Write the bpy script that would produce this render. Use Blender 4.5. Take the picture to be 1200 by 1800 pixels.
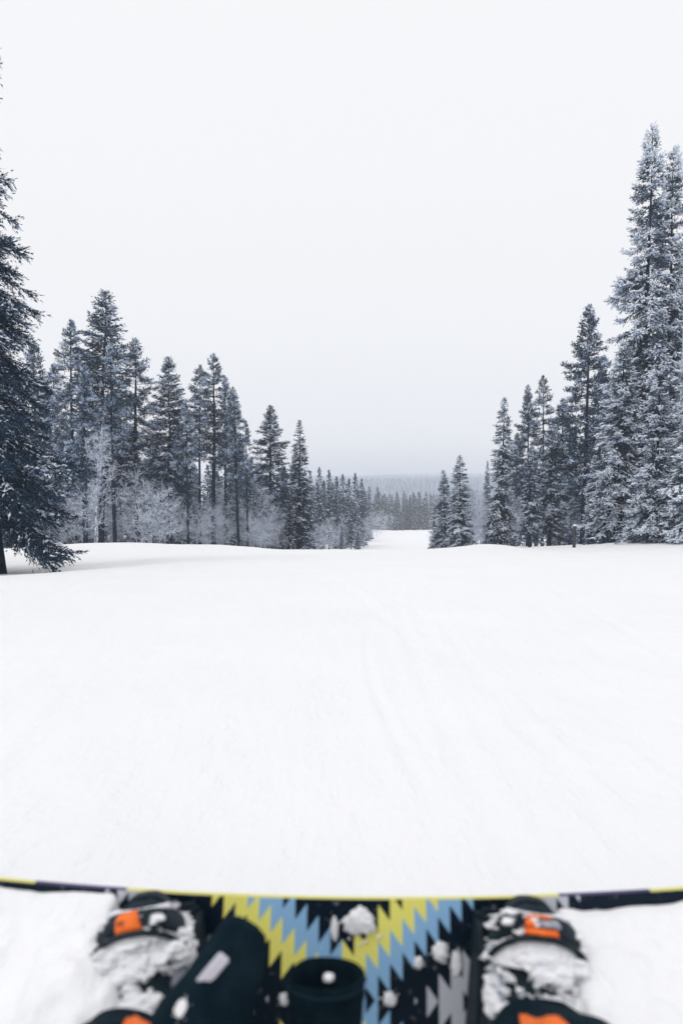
import bpy, math, random
import numpy as np
from mathutils import Vector, Matrix

S = bpy.context.scene
for o in list(bpy.data.objects):
    bpy.data.objects.remove(o)
COL = S.collection
R = math.radians

# ------------------------------------------------------------------ camera
CAM = np.array([0.0, 0.0, 0.72])
PITCH = 2.86
cam = bpy.data.cameras.new('camera')
camo = bpy.data.objects.new('camera', cam)
COL.objects.link(camo)
camo.location = CAM
camo.rotation_euler = (R(90 - PITCH), 0, 0)
cam.sensor_fit = 'VERTICAL'
cam.sensor_height = 36
cam.sensor_width = 36
cam.lens = 24
cam.clip_start = 0.02
cam.clip_end = 9000
cam.dof.use_dof = True
cam.dof.focus_distance = 32
cam.dof.aperture_fstop = 3.3
S.camera = camo

# ------------------------------------------------------------------ sky, sun, exposure
SUN_EL, SUN_AZ = 56, 240
w = bpy.data.worlds.new('World')
S.world = w
w.use_nodes = True
nt = w.node_tree
nt.nodes.clear()
wo = nt.nodes.new('ShaderNodeOutputWorld')
bg = nt.nodes.new('ShaderNodeBackground')
bg.inputs['Strength'].default_value = 0.1
sky = nt.nodes.new('ShaderNodeTexSky')
sky.sky_type = 'NISHITA'
sky.sun_disc = False
sky.sun_elevation = R(SUN_EL)
sky.sun_rotation = R(SUN_AZ)
sky.air_density = 1.0
sky.dust_density = 4.0
hs = nt.nodes.new('ShaderNodeHueSaturation')
hs.inputs['Saturation'].default_value = 0.25
tc = nt.nodes.new('ShaderNodeTexCoord')
sep = nt.nodes.new('ShaderNodeSeparateXYZ')
ns = nt.nodes.new('ShaderNodeTexNoise')
ns.inputs['Scale'].default_value = 2.2
ns.inputs['Detail'].default_value = 3
mr = nt.nodes.new('ShaderNodeMath'); mr.operation = 'MULTIPLY_ADD'
mr.inputs[1].default_value = 0.10; mr.inputs[2].default_value = -0.05
ad = nt.nodes.new('ShaderNodeMath'); ad.operation = 'ADD'
ramp = nt.nodes.new('ShaderNodeValToRGB')          # cloud deck: greyer low down, white overhead
e = ramp.color_ramp.elements
e[0].position = 0.0; e[0].color = (0.86, 0.875, 0.915, 1)
e[1].position = 0.75; e[1].color = (0.995, 0.995, 1.01, 1)
for p, c in ((0.07, (0.88, 0.895, 0.94, 1)), (0.18, (0.93, 0.945, 0.985, 1)), (0.40, (0.975, 0.98, 1.005, 1))):
    k = e.new(p); k.color = c
gain = nt.nodes.new('ShaderNodeVectorMath'); gain.operation = 'SCALE'
gain.inputs['Scale'].default_value = 10.0
mx = nt.nodes.new('ShaderNodeMix'); mx.data_type = 'RGBA'
mx.inputs[0].default_value = 0.93
L = nt.links.new
L(tc.outputs['Generated'], sep.inputs[0])
L(tc.outputs['Generated'], ns.inputs['Vector'])
L(ns.outputs['Fac'], mr.inputs[0])
L(mr.outputs[0], ad.inputs[0]); L(sep.outputs['Z'], ad.inputs[1])
L(ad.outputs[0], ramp.inputs[0])
L(ramp.outputs[0], gain.inputs[0])
L(sky.outputs[0], hs.inputs['Color'])
L(hs.outputs[0], mx.inputs[6]); L(gain.outputs[0], mx.inputs[7])
L(mx.outputs[2], bg.inputs['Color'])
L(bg.outputs[0], wo.inputs[0])

sl = bpy.data.lights.new('sun', 'SUN')
sl.energy = 0.55
sl.angle = R(18)
sl.color = (1.0, 0.975, 0.94)
so = bpy.data.objects.new('sun', sl)
COL.objects.link(so)
_az, _el = R(SUN_AZ), R(SUN_EL)
_d = Vector((math.sin(_az) * math.cos(_el), math.cos(_az) * math.cos(_el), math.sin(_el)))
so.rotation_euler = _d.to_track_quat('Z', 'Y').to_euler()
so.location = (0, 0, 60)

S.view_settings.view_transform = 'Standard'
S.view_settings.look = 'None'
S.view_settings.exposure = 0.0
S.view_settings.gamma = 1.0
S.view_settings.use_curve_mapping = False
S.render.engine = 'CYCLES'
S.cycles.max_bounces = 6
S.cycles.diffuse_bounces = 4
S.cycles.volume_bounces = 2
S.cycles.use_denoising = True
S.cycles.use_adaptive_sampling = True
S.cycles.adaptive_threshold = 0.015

HAZE_DENSITY = 0.00125

# ------------------------------------------------------------------ helpers
def hash2(i, j, seed):
    n = (i.astype(np.int64) * 374761393 + j.astype(np.int64) * 668265263 + seed * 1442695041) & 0xffffffff
    n = ((n ^ (n >> 13)) * 1274126177) & 0xffffffff
    return ((n ^ (n >> 16)) & 0xffffff) / float(0xffffff)

def vnoise(x, y, seed=0):
    x = np.asarray(x, float); y = np.asarray(y, float)
    i = np.floor(x); j = np.floor(y)
    f = x - i; g = y - j
    f = f * f * (3 - 2 * f); g = g * g * (3 - 2 * g)
    i = i.astype(np.int64); j = j.astype(np.int64)
    a = hash2(i, j, seed); b = hash2(i + 1, j, seed); c = hash2(i, j + 1, seed); d = hash2(i + 1, j + 1, seed)
    return (a * (1 - f) + b * f) * (1 - g) + (c * (1 - f) + d * f) * g - 0.5

def fbm(x, y, seed=0, oct=4):
    s = 0; a = 1.0
    for k in range(oct):
        s = s + a * vnoise(x * 2 ** k, y * 2 ** k, seed + k * 17)
        a *= 0.5
    return s

def smooth(x, a, b):
    t = np.clip((np.asarray(x, float) - a) / (b - a), 0, 1)
    return t * t * (3 - 2 * t)

def nrm(v):
    return v / np.maximum(np.linalg.norm(v, axis=-1, keepdims=True), 1e-9)

def make_mesh(name, V, F, mat=None, smooth_shade=False, attr=None, mats=None, midx=None, uv=None):
    """V (n,3), F (m,3) or (m,4) array"""
    V = np.ascontiguousarray(V, np.float32); F = np.ascontiguousarray(F, np.int32)
    me = bpy.data.meshes.new(name)
    k = F.shape[1]
    me.vertices.add(len(V)); me.vertices.foreach_set('co', V.ravel())
    me.loops.add(F.size); me.loops.foreach_set('vertex_index', F.ravel())
    me.polygons.add(len(F))
    me.polygons.foreach_set('loop_start', np.arange(0, F.size, k, dtype=np.int32))
    if smooth_shade:
        me.polygons.foreach_set('use_smooth', np.ones(len(F), bool))
    else:
        me.polygons.foreach_set('use_smooth', np.zeros(len(F), bool))
    for m in (mats or ([mat] if mat else [])):
        me.materials.append(m)
    if midx is not None:
        me.polygons.foreach_set('material_index', np.asarray(midx, np.int32))
    if attr is not None:
        a = me.attributes.new('frost', 'FLOAT', 'POINT')
        a.data.foreach_set('value', np.ascontiguousarray(attr, np.float32))
    if uv is not None:
        u = me.uv_layers.new(name='UVMap')
        u.data.foreach_set('uv', np.ascontiguousarray(uv[F.ravel()], np.float32).ravel())
    me.update(calc_edges=True)
    me.validate()
    return me

def obj(name, me, parent=None, **props):
    o = bpy.data.objects.new(name, me)
    COL.objects.link(o)
    if parent is not None:
        o.parent = parent
    for k, v in props.items():
        o[k] = v
    return o

def thing(name, label, cat, loc=(0, 0, 0), rz=0.0, group=None, scale=None):
    o = bpy.data.objects.new(name, None)
    COL.objects.link(o)
    o.empty_display_size = 0.2
    o.location = loc; o.rotation_euler = (0, 0, rz)
    if scale: o.scale = scale
    o['label'] = label; o['category'] = cat
    if group: o['group'] = group
    return o

def merge(parts):
    Vs, Fs, n = [], [], 0
    for V, F in parts:
        Vs.append(V); Fs.append(F + n); n += len(V)
    return np.concatenate(Vs), np.concatenate(Fs)

def tube(P, r, n=8, cap=True):
    """quads along path P (k,3) with radii r"""
    P = np.asarray(P, float); r = np.broadcast_to(r, (len(P),))
    T = nrm(np.gradient(P, axis=0))
    up = np.array([0, 0, 1.0]) if abs(T[0][2]) < 0.9 else np.array([1.0, 0, 0])
    A = nrm(np.cross(T, up)); B = nrm(np.cross(T, A))
    a = np.linspace(0, 2 * np.pi, n, endpoint=False)
    ring = np.cos(a)[None, :, None] * A[:, None] + np.sin(a)[None, :, None] * B[:, None]
    V = (P[:, None] + ring * r[:, None, None]).reshape(-1, 3)
    k = len(P)
    i = np.arange(k - 1)[:, None] * n; j = np.arange(n)[None]
    F = np.stack([i + j, i + (j + 1) % n, i + n + (j + 1) % n, i + n + j], -1).reshape(-1, 4)
    if cap:
        V = np.vstack([V, P[0], P[-1]])
        c0, c1 = k * n, k * n + 1
        jj = np.arange(n)
        f0 = np.stack([np.full(n, c0), (jj + 1) % n, jj, jj], -1)
        f1 = np.stack([np.full(n, c1), (k - 1) * n + jj, (k - 1) * n + (jj + 1) % n, (k - 1) * n + (jj + 1) % n], -1)
        # degenerate quads are avoided by returning triangles
        tri = np.vstack([F[:, [0, 1, 2]], F[:, [0, 2, 3]], f0[:, :3], f1[:, :3]])
        return V, tri
    return V, np.vstack([F[:, [0, 1, 2]], F[:, [0, 2, 3]]])

# ------------------------------------------------------------------ materials
def mat(name, col, rough=0.8, spec=0.3, build=None):
    m = bpy.data.materials.new(name)
    m.use_nodes = True
    b = m.node_tree.nodes['Principled BSDF']
    b.inputs['Base Color'].default_value = (*col, 1)
    b.inputs['Roughness'].default_value = rough
    b.inputs['Specular IOR Level'].default_value = spec
    if build:
        build(m.node_tree, b)
    return m

def N(nt, t, **kw):
    n = nt.nodes.new(t)
    for k, v in kw.items():
        if k in n.inputs: n.inputs[k].default_value = v
        else: setattr(n, k, v)
    return n

def col_noise(scale, c1, c2, detail=4, bump=0.0, bdist=0.01, bscale=None, lo=0.35, hi=0.65):
    def f(nt, b):
        tc = N(nt, 'ShaderNodeTexCoord')
        n = N(nt, 'ShaderNodeTexNoise', Scale=scale, Detail=detail)
        nt.links.new(tc.outputs['Object'], n.inputs['Vector'])
        r = N(nt, 'ShaderNodeValToRGB')
        r.color_ramp.elements[0].position = lo; r.color_ramp.elements[0].color = (*c1, 1)
        r.color_ramp.elements[1].position = hi; r.color_ramp.elements[1].color = (*c2, 1)
        nt.links.new(n.outputs['Fac'], r.inputs[0])
        nt.links.new(r.outputs[0], b.inputs['Base Color'])
        if bump:
            n2 = N(nt, 'ShaderNodeTexNoise', Scale=bscale or scale * 3, Detail=6)
            nt.links.new(tc.outputs['Object'], n2.inputs['Vector'])
            bp = N(nt, 'ShaderNodeBump', Strength=bump, Distance=bdist)
            nt.links.new(n2.outputs['Fac'], bp.inputs['Height'])
            nt.links.new(bp.outputs[0], b.inputs['Normal'])
    return f

def needle_build(dark, dark2, frostcol):
    def f(nt, b):
        at = N(nt, 'ShaderNodeAttribute', attribute_name='frost')
        tc = N(nt, 'ShaderNodeTexCoord')
        n = N(nt, 'ShaderNodeTexNoise', Scale=2.5, Detail=2)
        nt.links.new(tc.outputs['Object'], n.inputs['Vector'])
        a = N(nt, 'ShaderNodeMix', data_type='RGBA')
        a.inputs[6].default_value = (*dark, 1); a.inputs[7].default_value = (*dark2, 1)
        nt.links.new(n.outputs['Fac'], a.inputs[0])
        m = N(nt, 'ShaderNodeMix', data_type='RGBA')
        m.inputs[7].default_value = (*frostcol, 1)
        nt.links.new(a.outputs[2], m.inputs[6])
        nt.links.new(at.outputs['Fac'], m.inputs[0])
        nt.links.new(m.outputs[2], b.inputs['Base Color'])
    return f

M = {}
M['needle'] = mat('spruce_needles', (.03, .05, .05), .9, .0,
                  needle_build((.0005, .016, .040), (.001, .028, .058), (.52, .66, .89)))
M['bark'] = mat('bark', (.05, .045, .05), .95, .0,
                col_noise(14, (.003, .014, .032), (.028, .045, .075), 5, .6, .02))
M['birch_bark'] = mat('frosted_twigs', (.5, .5, .56), .9, .0,
                      col_noise(5, (.44, .49, .60), (.76, .80, .87), 4))
M['birch_stem'] = mat('birch_stem_bark', (.3, .3, .35), .9, .0,
                      col_noise(7, (.10, .13, .19), (.72, .76, .86), 5))
M['snow_tree'] = mat('snow_on_boughs', (.84, .86, .9), .9, .05,
                     col_noise(4, (.80, .87, .96), (.91, .935, .98), 3))
M['dead'] = mat('dead_stem', (.35, .36, .4), .9, .1, col_noise(20, (.30, .33, .40), (.6, .62, .68), 4))

def snow_build(nt, b):
    b.inputs['Subsurface Weight'].default_value = 0.0
    tc = N(nt, 'ShaderNodeTexCoord')
    # groomed and skied surface: fine grain, wind texture stretched along the fall line
    mp = N(nt, 'ShaderNodeMapping'); mp.inputs['Scale'].default_value = (1.0, 0.28, 1.0)
    mp.inputs['Rotation'].default_value = (0, 0, R(-24))
    n1 = N(nt, 'ShaderNodeTexNoise', Scale=9, Detail=7, Roughness=.6)
    n2 = N(nt, 'ShaderNodeTexNoise', Scale=34, Detail=5, Roughness=.65)
    n3 = N(nt, 'ShaderNodeTexNoise', Scale=1.1, Detail=5)
    nt.links.new(tc.outputs['Object'], mp.inputs[0])
    nt.links.new(mp.outputs[0], n1.inputs['Vector'])
    nt.links.new(tc.outputs['Object'], n2.inputs['Vector'])
    nt.links.new(tc.outputs['Object'], n3.inputs['Vector'])
    b1 = N(nt, 'ShaderNodeBump', Strength=.6, Distance=.035)
    b2 = N(nt, 'ShaderNodeBump', Strength=.5, Distance=.013)
    nt.links.new(n1.outputs['Fac'], b1.inputs['Height'])
    nt.links.new(n2.outputs['Fac'], b2.inputs['Height'])
    nt.links.new(b1.outputs[0], b2.inputs['Normal'])
    nt.links.new(b2.outputs[0], b.inputs['Normal'])
    r = N(nt, 'ShaderNodeValToRGB')
    r.color_ramp.elements[0].position = .3; r.color_ramp.elements[0].color = (.895, .90, .922, 1)
    r.color_ramp.elements[1].position = .7; r.color_ramp.elements[1].color = (.925, .926, .94, 1)
    nt.links.new(n3.outputs['Fac'], r.inputs[0])
    nt.links.new(r.outputs[0], b.inputs['Base Color'])
M['snow'] = mat('snow', (.9, .91, .94), .75, .12, snow_build)
M['clump'] = mat('snow_clump', (.88, .88, .92), .85, .1,
                 col_noise(60, (.87, .88, .92), (.93, .935, .95), 4, .5, .006, 120))

# ------------------------------------------------------------------ terrain
_py = np.array([-400, -60, -10, 0, 6, 12, 20, 28, 36, 46, 56, 75, 110, 170, 190, 260, 400, 550, 700, 900, 1150, 1500, 2400, 3000.])
_pz = np.array([10, 2.5, .45, 0, -.36, -.79, -1.46, -2.25, -3.25, -4.65, -5.95, -7.23, -9.1, -12.3, -13.6, -22, -31, -27, -18, -10, -5, -2, -2, -6.])
def _pchip(x):
    h = np.diff(_py); d = np.diff(_pz) / h
    m = np.zeros(len(_py)); m[0] = d[0]; m[-1] = d[-1]
    for i in range(1, len(_py) - 1):
        if d[i - 1] * d[i] > 0:
            w1 = 2 * h[i] + h[i - 1]; w2 = h[i] + 2 * h[i - 1]
            m[i] = (w1 + w2) / (w1 / d[i - 1] + w2 / d[i])
    x = np.clip(x, _py[0], _py[-1])
    i = np.clip(np.searchsorted(_py, x) - 1, 0, len(_py) - 2)
    t = (x - _py[i]) / h[i]
    return ((2 * t ** 3 - 3 * t ** 2 + 1) * _pz[i] + (t ** 3 - 2 * t ** 2 + t) * h[i] * m[i]
            + (-2 * t ** 3 + 3 * t ** 2) * _pz[i + 1] + (t ** 3 - t ** 2) * h[i] * m[i + 1])

def ground(x, y, detail=True):
    x = np.asarray(x, float); y = np.asarray(y, float)
    z = _pchip(y)
    # forest floor either side of the run stays higher than the run beyond the brow
    line = .72 - .1075 * y - .05
    cx = 1.6 + .085 * (y - 38)
    hw = 4.2 + .045 * np.maximum(y - 38, 0)
    side = smooth(np.abs(x - cx), hw, hw + 3.5) * smooth(y, 24, 34) * (1 - smooth(y, 105, 150))
    z = z * (1 - side) + np.maximum(line, z) * side
    # banks at the piste edge
    z = z + .30 * smooth(x, 6.5, 10.5) * smooth(y, 12, 24) * (1 - smooth(y, 60, 90))
    z = z + .20 * np.exp(-((x - 4.6 - .16 * (y - 20)) / 1.3) ** 2) * smooth(y, 18, 24) * (1 - smooth(y, 28, 34))
    z = z + .24 * np.exp(-((x + 8.2) / 2.2) ** 2 - ((y - 24) / 5) ** 2)
    z = z + .16 * np.exp(-((x + 4.6) / 1.8) ** 2 - ((y - 26) / 4) ** 2)
    z = z - .20 * np.exp(-((x + 6.2) / 2.0) ** 2 - ((y - 11.8) / 2.4) ** 2)          # hollow round the near spruce
    z = z - .07 * np.exp(-((x + 4.6) / .9) ** 2 - ((y - 12.6) / .6) ** 2)
    far = smooth(y, 180, 700)
    z = z + far * (fbm(x / 260 + 3.1, y / 260, 5, 3) * 10)
    z = z + fbm(x / 7, y / 7, 11, 3) * .13 * smooth(np.hypot(x, y), 3, 30)
    if detail:
        d = np.hypot(x, y)
        z = z + fbm(x / .7, y / 1.6, 21, 4) * .020 * (1 - smooth(d, 25, 60))
        z = z + fbm(x / .16, y / .22, 27, 3) * .0075 * (1 - smooth(d, 3, 9))
        # ski and board tracks running away down the slope
        def groove(c, wdt, dep, a, b2):
            nonlocal z
            u = (x - c) / wdt
            z = z - dep * np.exp(-u ** 2) * smooth(y, a, a + .5) * (1 - smooth(y, b2 - 2, b2))
            z = z + dep * .55 * np.exp(-((np.abs(u) - 2.0) / .8) ** 2) * smooth(y, a, a + .5) * (1 - smooth(y, b2 - 2, b2))
        groove(.36 + .010 * (y - 2.2) ** 2, .032, .0045, 1.1, 9)
        groove(.62 + .013 * (y - 2.2) ** 2, .03, .004, 1.1, 9)
        groove(.13 + .035 * (y - 3.3) ** 2, .020, .0055, 1.5, 5)
        groove(1.15 + .10 * (y - 2) + .004 * y * y, .045, .0035, 1.2, 16)
        groove(1.5 + .10 * (y - 2) + .004 * y * y, .04, .008, 1.2, 16)
        groove(-1.3 - .20 * (y - 3), .045, .003, 1.2, 14)
        groove(-2.1 - .06 * (y - 3) - .01 * y * y, .05, .005, 2.5, 14)
        groove(.3 - .11 * (y - 5), .05, .007, 4, 20)
    return z

def gz(x, y):
    return float(ground(np.array([x]), np.array([y]), False)[0])

def build_ground():
    rr = np.concatenate([[0.0], np.geomspace(.25, 2380, 560)])
    front = np.linspace(-36, 36, 300)
    back = np.linspace(36, 324, 66)[1:-1]
    ang = np.radians(np.concatenate([front, back]))
    A, B = np.meshgrid(rr, ang, indexing='ij')
    X = A * np.sin(B); Y = A * np.cos(B)
    Z = ground(X, Y)
    V = np.stack([X, Y, Z], -1).reshape(-1, 3)
    n = len(ang); k = len(rr)
    i = np.arange(k - 1)[:, None] * n; j = np.arange(n)[None]
    F = np.stack([i + j, i + n + j, i + n + (j + 1) % n, i + (j + 1) % n], -1).reshape(-1, 4)
    F = F[n:]                                      # drop the centre ring; fan instead
    fan = np.stack([np.zeros(n, int), n + np.arange(n), n + (np.arange(n) + 1) % n, n + (np.arange(n) + 1) % n], -1)[:, :3]
    T = np.vstack([F[:, [0, 1, 2]], F[:, [0, 2, 3]], fan])
    T = T[:, ::-1]
    obj('ground', make_mesh('ground', V, T, M['snow'], True), kind='structure')
build_ground()

# ------------------------------------------------------------------ haze
hz = bpy.data.materials.new('haze')
hz.use_nodes = True
hz.node_tree.nodes.clear()
_o = hz.node_tree.nodes.new('ShaderNodeOutputMaterial')
_v = hz.node_tree.nodes.new('ShaderNodeVolumePrincipled')
_v.inputs['Color'].default_value = (.885, .925, .985, 1)
_v.inputs['Density'].default_value = HAZE_DENSITY
_v.inputs['Anisotropy'].default_value = 0.1
hz.node_tree.links.new(_v.outputs[0], _o.inputs['Volume'])
bx = np.array([(x, y, z) for x in (-2500, 2500) for y in (-2500, 2500) for z in (-75, 24)], float)
bf = np.array([(0, 1, 3, 2), (4, 6, 7, 5), (0, 4, 5, 1), (2, 3, 7, 6), (0, 2, 6, 4), (1, 5, 7, 3)])
obj('haze', make_mesh('haze', bx, bf, hz), kind='stuff')

# ------------------------------------------------------------------ conifer builder
def conifer(seed, H, Rad, bf=0.03, kind='spruce', spacing=.16, tw=.11, tuft=.055, tw_w=.016, ntuft=2,
            frost=.3, snow=.3, trunk_r=None, top_pow=.8, lump=.05, gap=0.0, elev=(45, -22), droop=.25, wood_n=8, lean=0.0,
            min_len=.12, branch_r=.012, per_n=4, up_frost=.55):
    rng = np.random.default_rng(seed)
    trunk_r = trunk_r or H * .0105
    zs = []
    z = H * bf + .02
    while z < H - .12:
        rel = (H - z) / (H * (1 - bf))
        per = 3 + int(per_n * min(1, rel * 1.6)) if kind == 'spruce' else 4
        for q in range(per):
            zs.append(z + rng.uniform(-.5, .5) * spacing)
        z += spacing * (.38 + .9 * rel) * rng.uniform(.7, 1.3)
    h = np.clip(np.array(zs), H * bf, H - .05)
    nb = len(h)
    rel = np.clip((H - h) / (H * (1 - bf)), 0, 1)
    lay = vnoise(h / (H * .045) + seed, h * 0, seed)             # irregular tiers
    az = rng.uniform(0, 2 * np.pi, nb)
    irr = 1 + (.30 * lay) * smooth(rel, .03, .25) + .24 * vnoise(az * 1.3 + 9, h / (H * .12), seed + 3)
    if kind == 'spruce':
        Lb = Rad * rel ** top_pow * rng.uniform(.62, 1.12, nb) * irr + min_len
    else:
        prof = np.minimum(1, (rel * 1.55) ** .95) * (1 - .3 * smooth(rel, .75, 1.0))
        Lb = Rad * prof * rng.uniform(.5, 1.15, nb) * irr + min_len
    keep = rng.random(nb) > gap * smooth(rel, .02, .2) * (.4 + .6 * (vnoise(az * 1.1, h / (H * .07), seed + 8) + .5) * 1.6)
    h, rel, az, Lb = h[keep], rel[keep], az[keep], Lb[keep]
    nb = len(h)
    e0 = np.radians(elev[0] + (elev[1] - elev[0]) * np.minimum(1, rel * 1.5) ** .7 + rng.uniform(-9, 9, nb))
    dr = droop * rng.uniform(.5, 1.4, nb) * np.minimum(1, rel * 2)
    cx = lambda zz: lean * (zz / H) ** 2 * H
    def bp(i, t):
        r = Lb[i] * t
        out = np.cos(e0[i]) * r
        zz = h[i] + np.sin(e0[i]) * r - dr[i] * r * t * .9 + dr[i] * r * t ** 3 * .75
        return np.stack([np.cos(az[i]) * out + cx(h[i]), np.sin(az[i]) * out, zz], -1)
    # branch wood
    K = 5
    ts = np.linspace(0, 1, K)
    I = np.repeat(np.arange(nb), K); T = np.tile(ts, nb)
    P = bp(I, T).reshape(nb, K, 3)
    side = np.stack([-np.sin(az), np.cos(az), az * 0], -1)
    rad = (branch_r * (.5 + Lb / max(Rad, .1))[:, None] * (1 - .8 * ts)[None])
    up = np.array([0, 0, 1.0])
    V3 = np.stack([P + side[:, None] * rad[..., None], P - side[:, None] * rad[..., None] * 1, P + up * rad[..., None] * 1.5], 2)
    V3 = V3.reshape(-1, 3)
    base = (np.arange(nb)[:, None] * K + np.arange(K - 1)[None]).reshape(-1) * 3
    fs = []
    for a, b in ((0, 1), (1, 2), (2, 0)):
        fs.append(np.stack([base + a, base + b, base + 3 + b], -1)); fs.append(np.stack([base + a, base + 3 + b, base + 3 + a], -1))
    WB = (V3, np.vstack(fs))
    # twigs
    start = .10 if kind == 'spruce' else .26
    nt_ = np.maximum(3, (Lb * (1 - start) / tw * 2).astype(int))
    bi = np.repeat(np.arange(nb), nt_)
    t = start + (1 - start) * rng.random(len(bi)) ** .85
    p0 = bp(bi, t); p1 = bp(bi, np.minimum(t + .08, 1.08))
    tan = nrm(p1 - p0)
    sd = np.where(rng.random(len(bi)) < .5, 1, -1)
    lat = side[bi] * sd[:, None]
    spread = rng.uniform(.25, 1.15, len(bi))
    dz = rng.normal(-.15 if kind == 'spruce' else .22, .32 if kind == 'spruce' else .45, len(bi))
    d = nrm(tan * np.cos(spread)[:, None] + lat * np.sin(spread)[:, None] + up * dz[:, None])
    tl = (.20 + .30 * Lb[bi] * (1.05 - t)) * rng.uniform(.5, 1.2, len(bi)) * (1 if kind == 'spruce' else .85)
    tl = np.minimum(np.minimum(tl, .55 if kind == 'spruce' else .5), .03 + .75 * Lb[bi])
    nf = np.maximum(2, (tl / tuft * ntuft).astype(int))
    ti = np.repeat(np.arange(len(bi)), nf)
    s = rng.random(len(ti)) * tl[ti]
    hang = (.35 if kind == 'spruce' else .0) * s ** 2
    rnd = nrm(rng.normal(0, 1, (len(ti), 3)))
    ctr = p0[ti] + d[ti] * s[:, None] - up * hang[:, None] + rnd * tw_w * .5
    td = nrm(d[ti] * .8 + rnd * (.45 if kind == 'spruce' else .8) + up * (0 if kind == 'spruce' else .25))
    wv = nrm(np.cross(td, nrm(rng.normal(0, 1, (len(ti), 3)))))
    ln = tuft * rng.uniform(.7, 1.5, len(ti)) * (.5 + .5 * smooth(rel, .0, .14))[bi][ti]; wd = tw_w * rng.uniform(.7, 1.4, len(ti))
    a = ctr - wv * wd[:, None]; b = ctr + wv * wd[:, None]; c = ctr + td * ln[:, None]
    # leader: needles straight on the top shoot
    nl = int(40 / tuft * .1) + 20
    lz = H - rng.random(nl) ** 1.3 * H * .10
    lr = .02 + (H - lz) * .05
    la_ = rng.uniform(0, 6.28, nl)
    lc = np.stack([np.cos(la_) * lr + cx(lz), np.sin(la_) * lr, lz - .05], -1)
    ld = nrm(np.stack([np.cos(la_) * .6, np.sin(la_) * .6, np.full(nl, .8)], -1)) * tuft * 1.3
    lw = np.stack([-np.sin(la_), np.cos(la_), la_ * 0], -1) * tw_w * .9
    a = np.vstack([a, lc - lw]); b = np.vstack([b, lc + lw]); c = np.vstack([c, lc + ld])
    NV = np.stack([a, b, c], 1).reshape(-1, 3)
    NF = np.arange(len(NV)).reshape(-1, 3)
    # rime and powder settle on the upper side of each twig
    pn = vnoise(az[bi] * Lb[bi] * 3.1 + h[bi] * 2.3, h[bi] * 3.1 + t * Lb[bi] * 3.3, seed + 5) + .5
    heavy = rng.uniform(.35, 1.5, nb)[bi]
    low = np.exp(-(hang if kind == 'spruce' else 0 * s) / .035) if kind == 'spruce' else 1.0
    pf = frost * heavy[ti] * (.06 + 1.35 * smooth(pn[ti], .36, .64) + up_frost * .6 * (rnd[:, 2] + .5 * td[:, 2])) * (.12 + .88 * smooth(t[ti], .2, .7)) * (.35 + .65 * low) * 1.45
    fr = np.where(rng.random(len(ti)) < pf, rng.uniform(.6, 1.0, len(ti)), rng.uniform(0, .10, len(ti)) * (1 + 2 * frost))
    fr = np.concatenate([fr, np.where(rng.random(nl) < frost, .8, .05)])
    FA = np.repeat(fr, 3)
    # snow lumps on the boughs
    SVF = None
    if snow > 0:
        m = (rng.random(len(bi)) < snow * 1.5 * smooth(t, .2, .6) * heavy * (.03 + 1.35 * smooth(pn, .38, .62)))
        idx = np.where(m)[0]
        rep = rng.integers(1, 4, len(idx)); idx = np.repeat(idx, rep)
        ss = rng.random(len(idx)) * tl[idx]
        c0 = p0[idx] + d[idx] * ss[:, None] - up * ((.35 if kind == 'spruce' else 0) * ss ** 2)[:, None]
        dd = nrm(d[idx] * np.array([1, 1, .8]))
        ll = np.minimum(tl[idx] * .5, lump * rng.uniform(.8, 2.4, len(idx)))
        ww = lump * rng.uniform(.35, .9, len(idx)); hh = lump * rng.uniform(.25, .6, len(idx))
        c0 = c0 + up * (hh * .7)[:, None]
        la = nrm(np.cross(dd, up + 0 * dd)); ua = nrm(np.cross(la, dd))
        j = lambda: rng.uniform(.6, 1.3, (len(idx), 1))
        q = np.stack([c0 + dd * ll[:, None] * j(), c0 + la * ww[:, None] * j() - ua * (hh * .3)[:, None], c0 - dd * ll[:, None] * j(),
                      c0 - la * ww[:, None] * j() - ua * (hh * .3)[:, None], c0 + ua * hh[:, None] * j(), c0 - ua * (hh * .5)[:, None]], 1)
        o8 = np.array([(0, 1, 4), (1, 2, 4), (2, 3, 4), (3, 0, 4), (1, 0, 5), (2, 1, 5), (3, 2, 5), (0, 3, 5)])
        SF = (np.arange(len(idx))[:, None, None] * 6 + o8[None]).reshape(-1, 3)
        SVF = (q.reshape(-1, 3), SF)
    # trunk
    kz = np.linspace(-.35, H, 14)
    wob = .012 * H * np.stack([vnoise(kz / (H * .3), kz * 0, seed + 1), vnoise(kz / (H * .3), kz * 0 + 5, seed + 2)], -1) * smooth(kz, 0, H * .3)[:, None] * 0.8
    TP = np.stack([wob[:, 0] + cx(np.maximum(kz, 0)), wob[:, 1], kz], -1)
    tr = trunk_r * np.clip(1 - kz / H, 0.02, 1) ** .75 * (1 + .35 * np.exp(-np.maximum(kz, 0) / .35))
    TV, TF = tube(TP, tr, wood_n)
    if bf > .1:                                    # dead lower limbs on the bare part of the trunk
        dead = []
        for q in range(int(H * bf * 5)):
            z0 = H * rng.uniform(.06, bf + .05); aa = rng.uniform(0, 6.28); ll = rng.uniform(.15, .85)
            pp = np.array([[0, 0, z0], [.5 * ll, 0, z0 + rng.uniform(-.02, .06)], [ll, rng.uniform(-.1, .1), z0 - rng.uniform(.0, .22)]])
            ca, sa = math.cos(aa), math.sin(aa)
            pp = np.stack([pp[:, 0] * ca - pp[:, 1] * sa, pp[:, 0] * sa + pp[:, 1] * ca, pp[:, 2]], -1)
            dead.append(tube(pp, np.array([branch_r, branch_r * .7, branch_r * .3]), 3, False))
        WB = merge([WB] + dead)
    return dict(trunk=(TV, TF), branches=WB, needles=(NV, NF, FA), snow=SVF)

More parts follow.
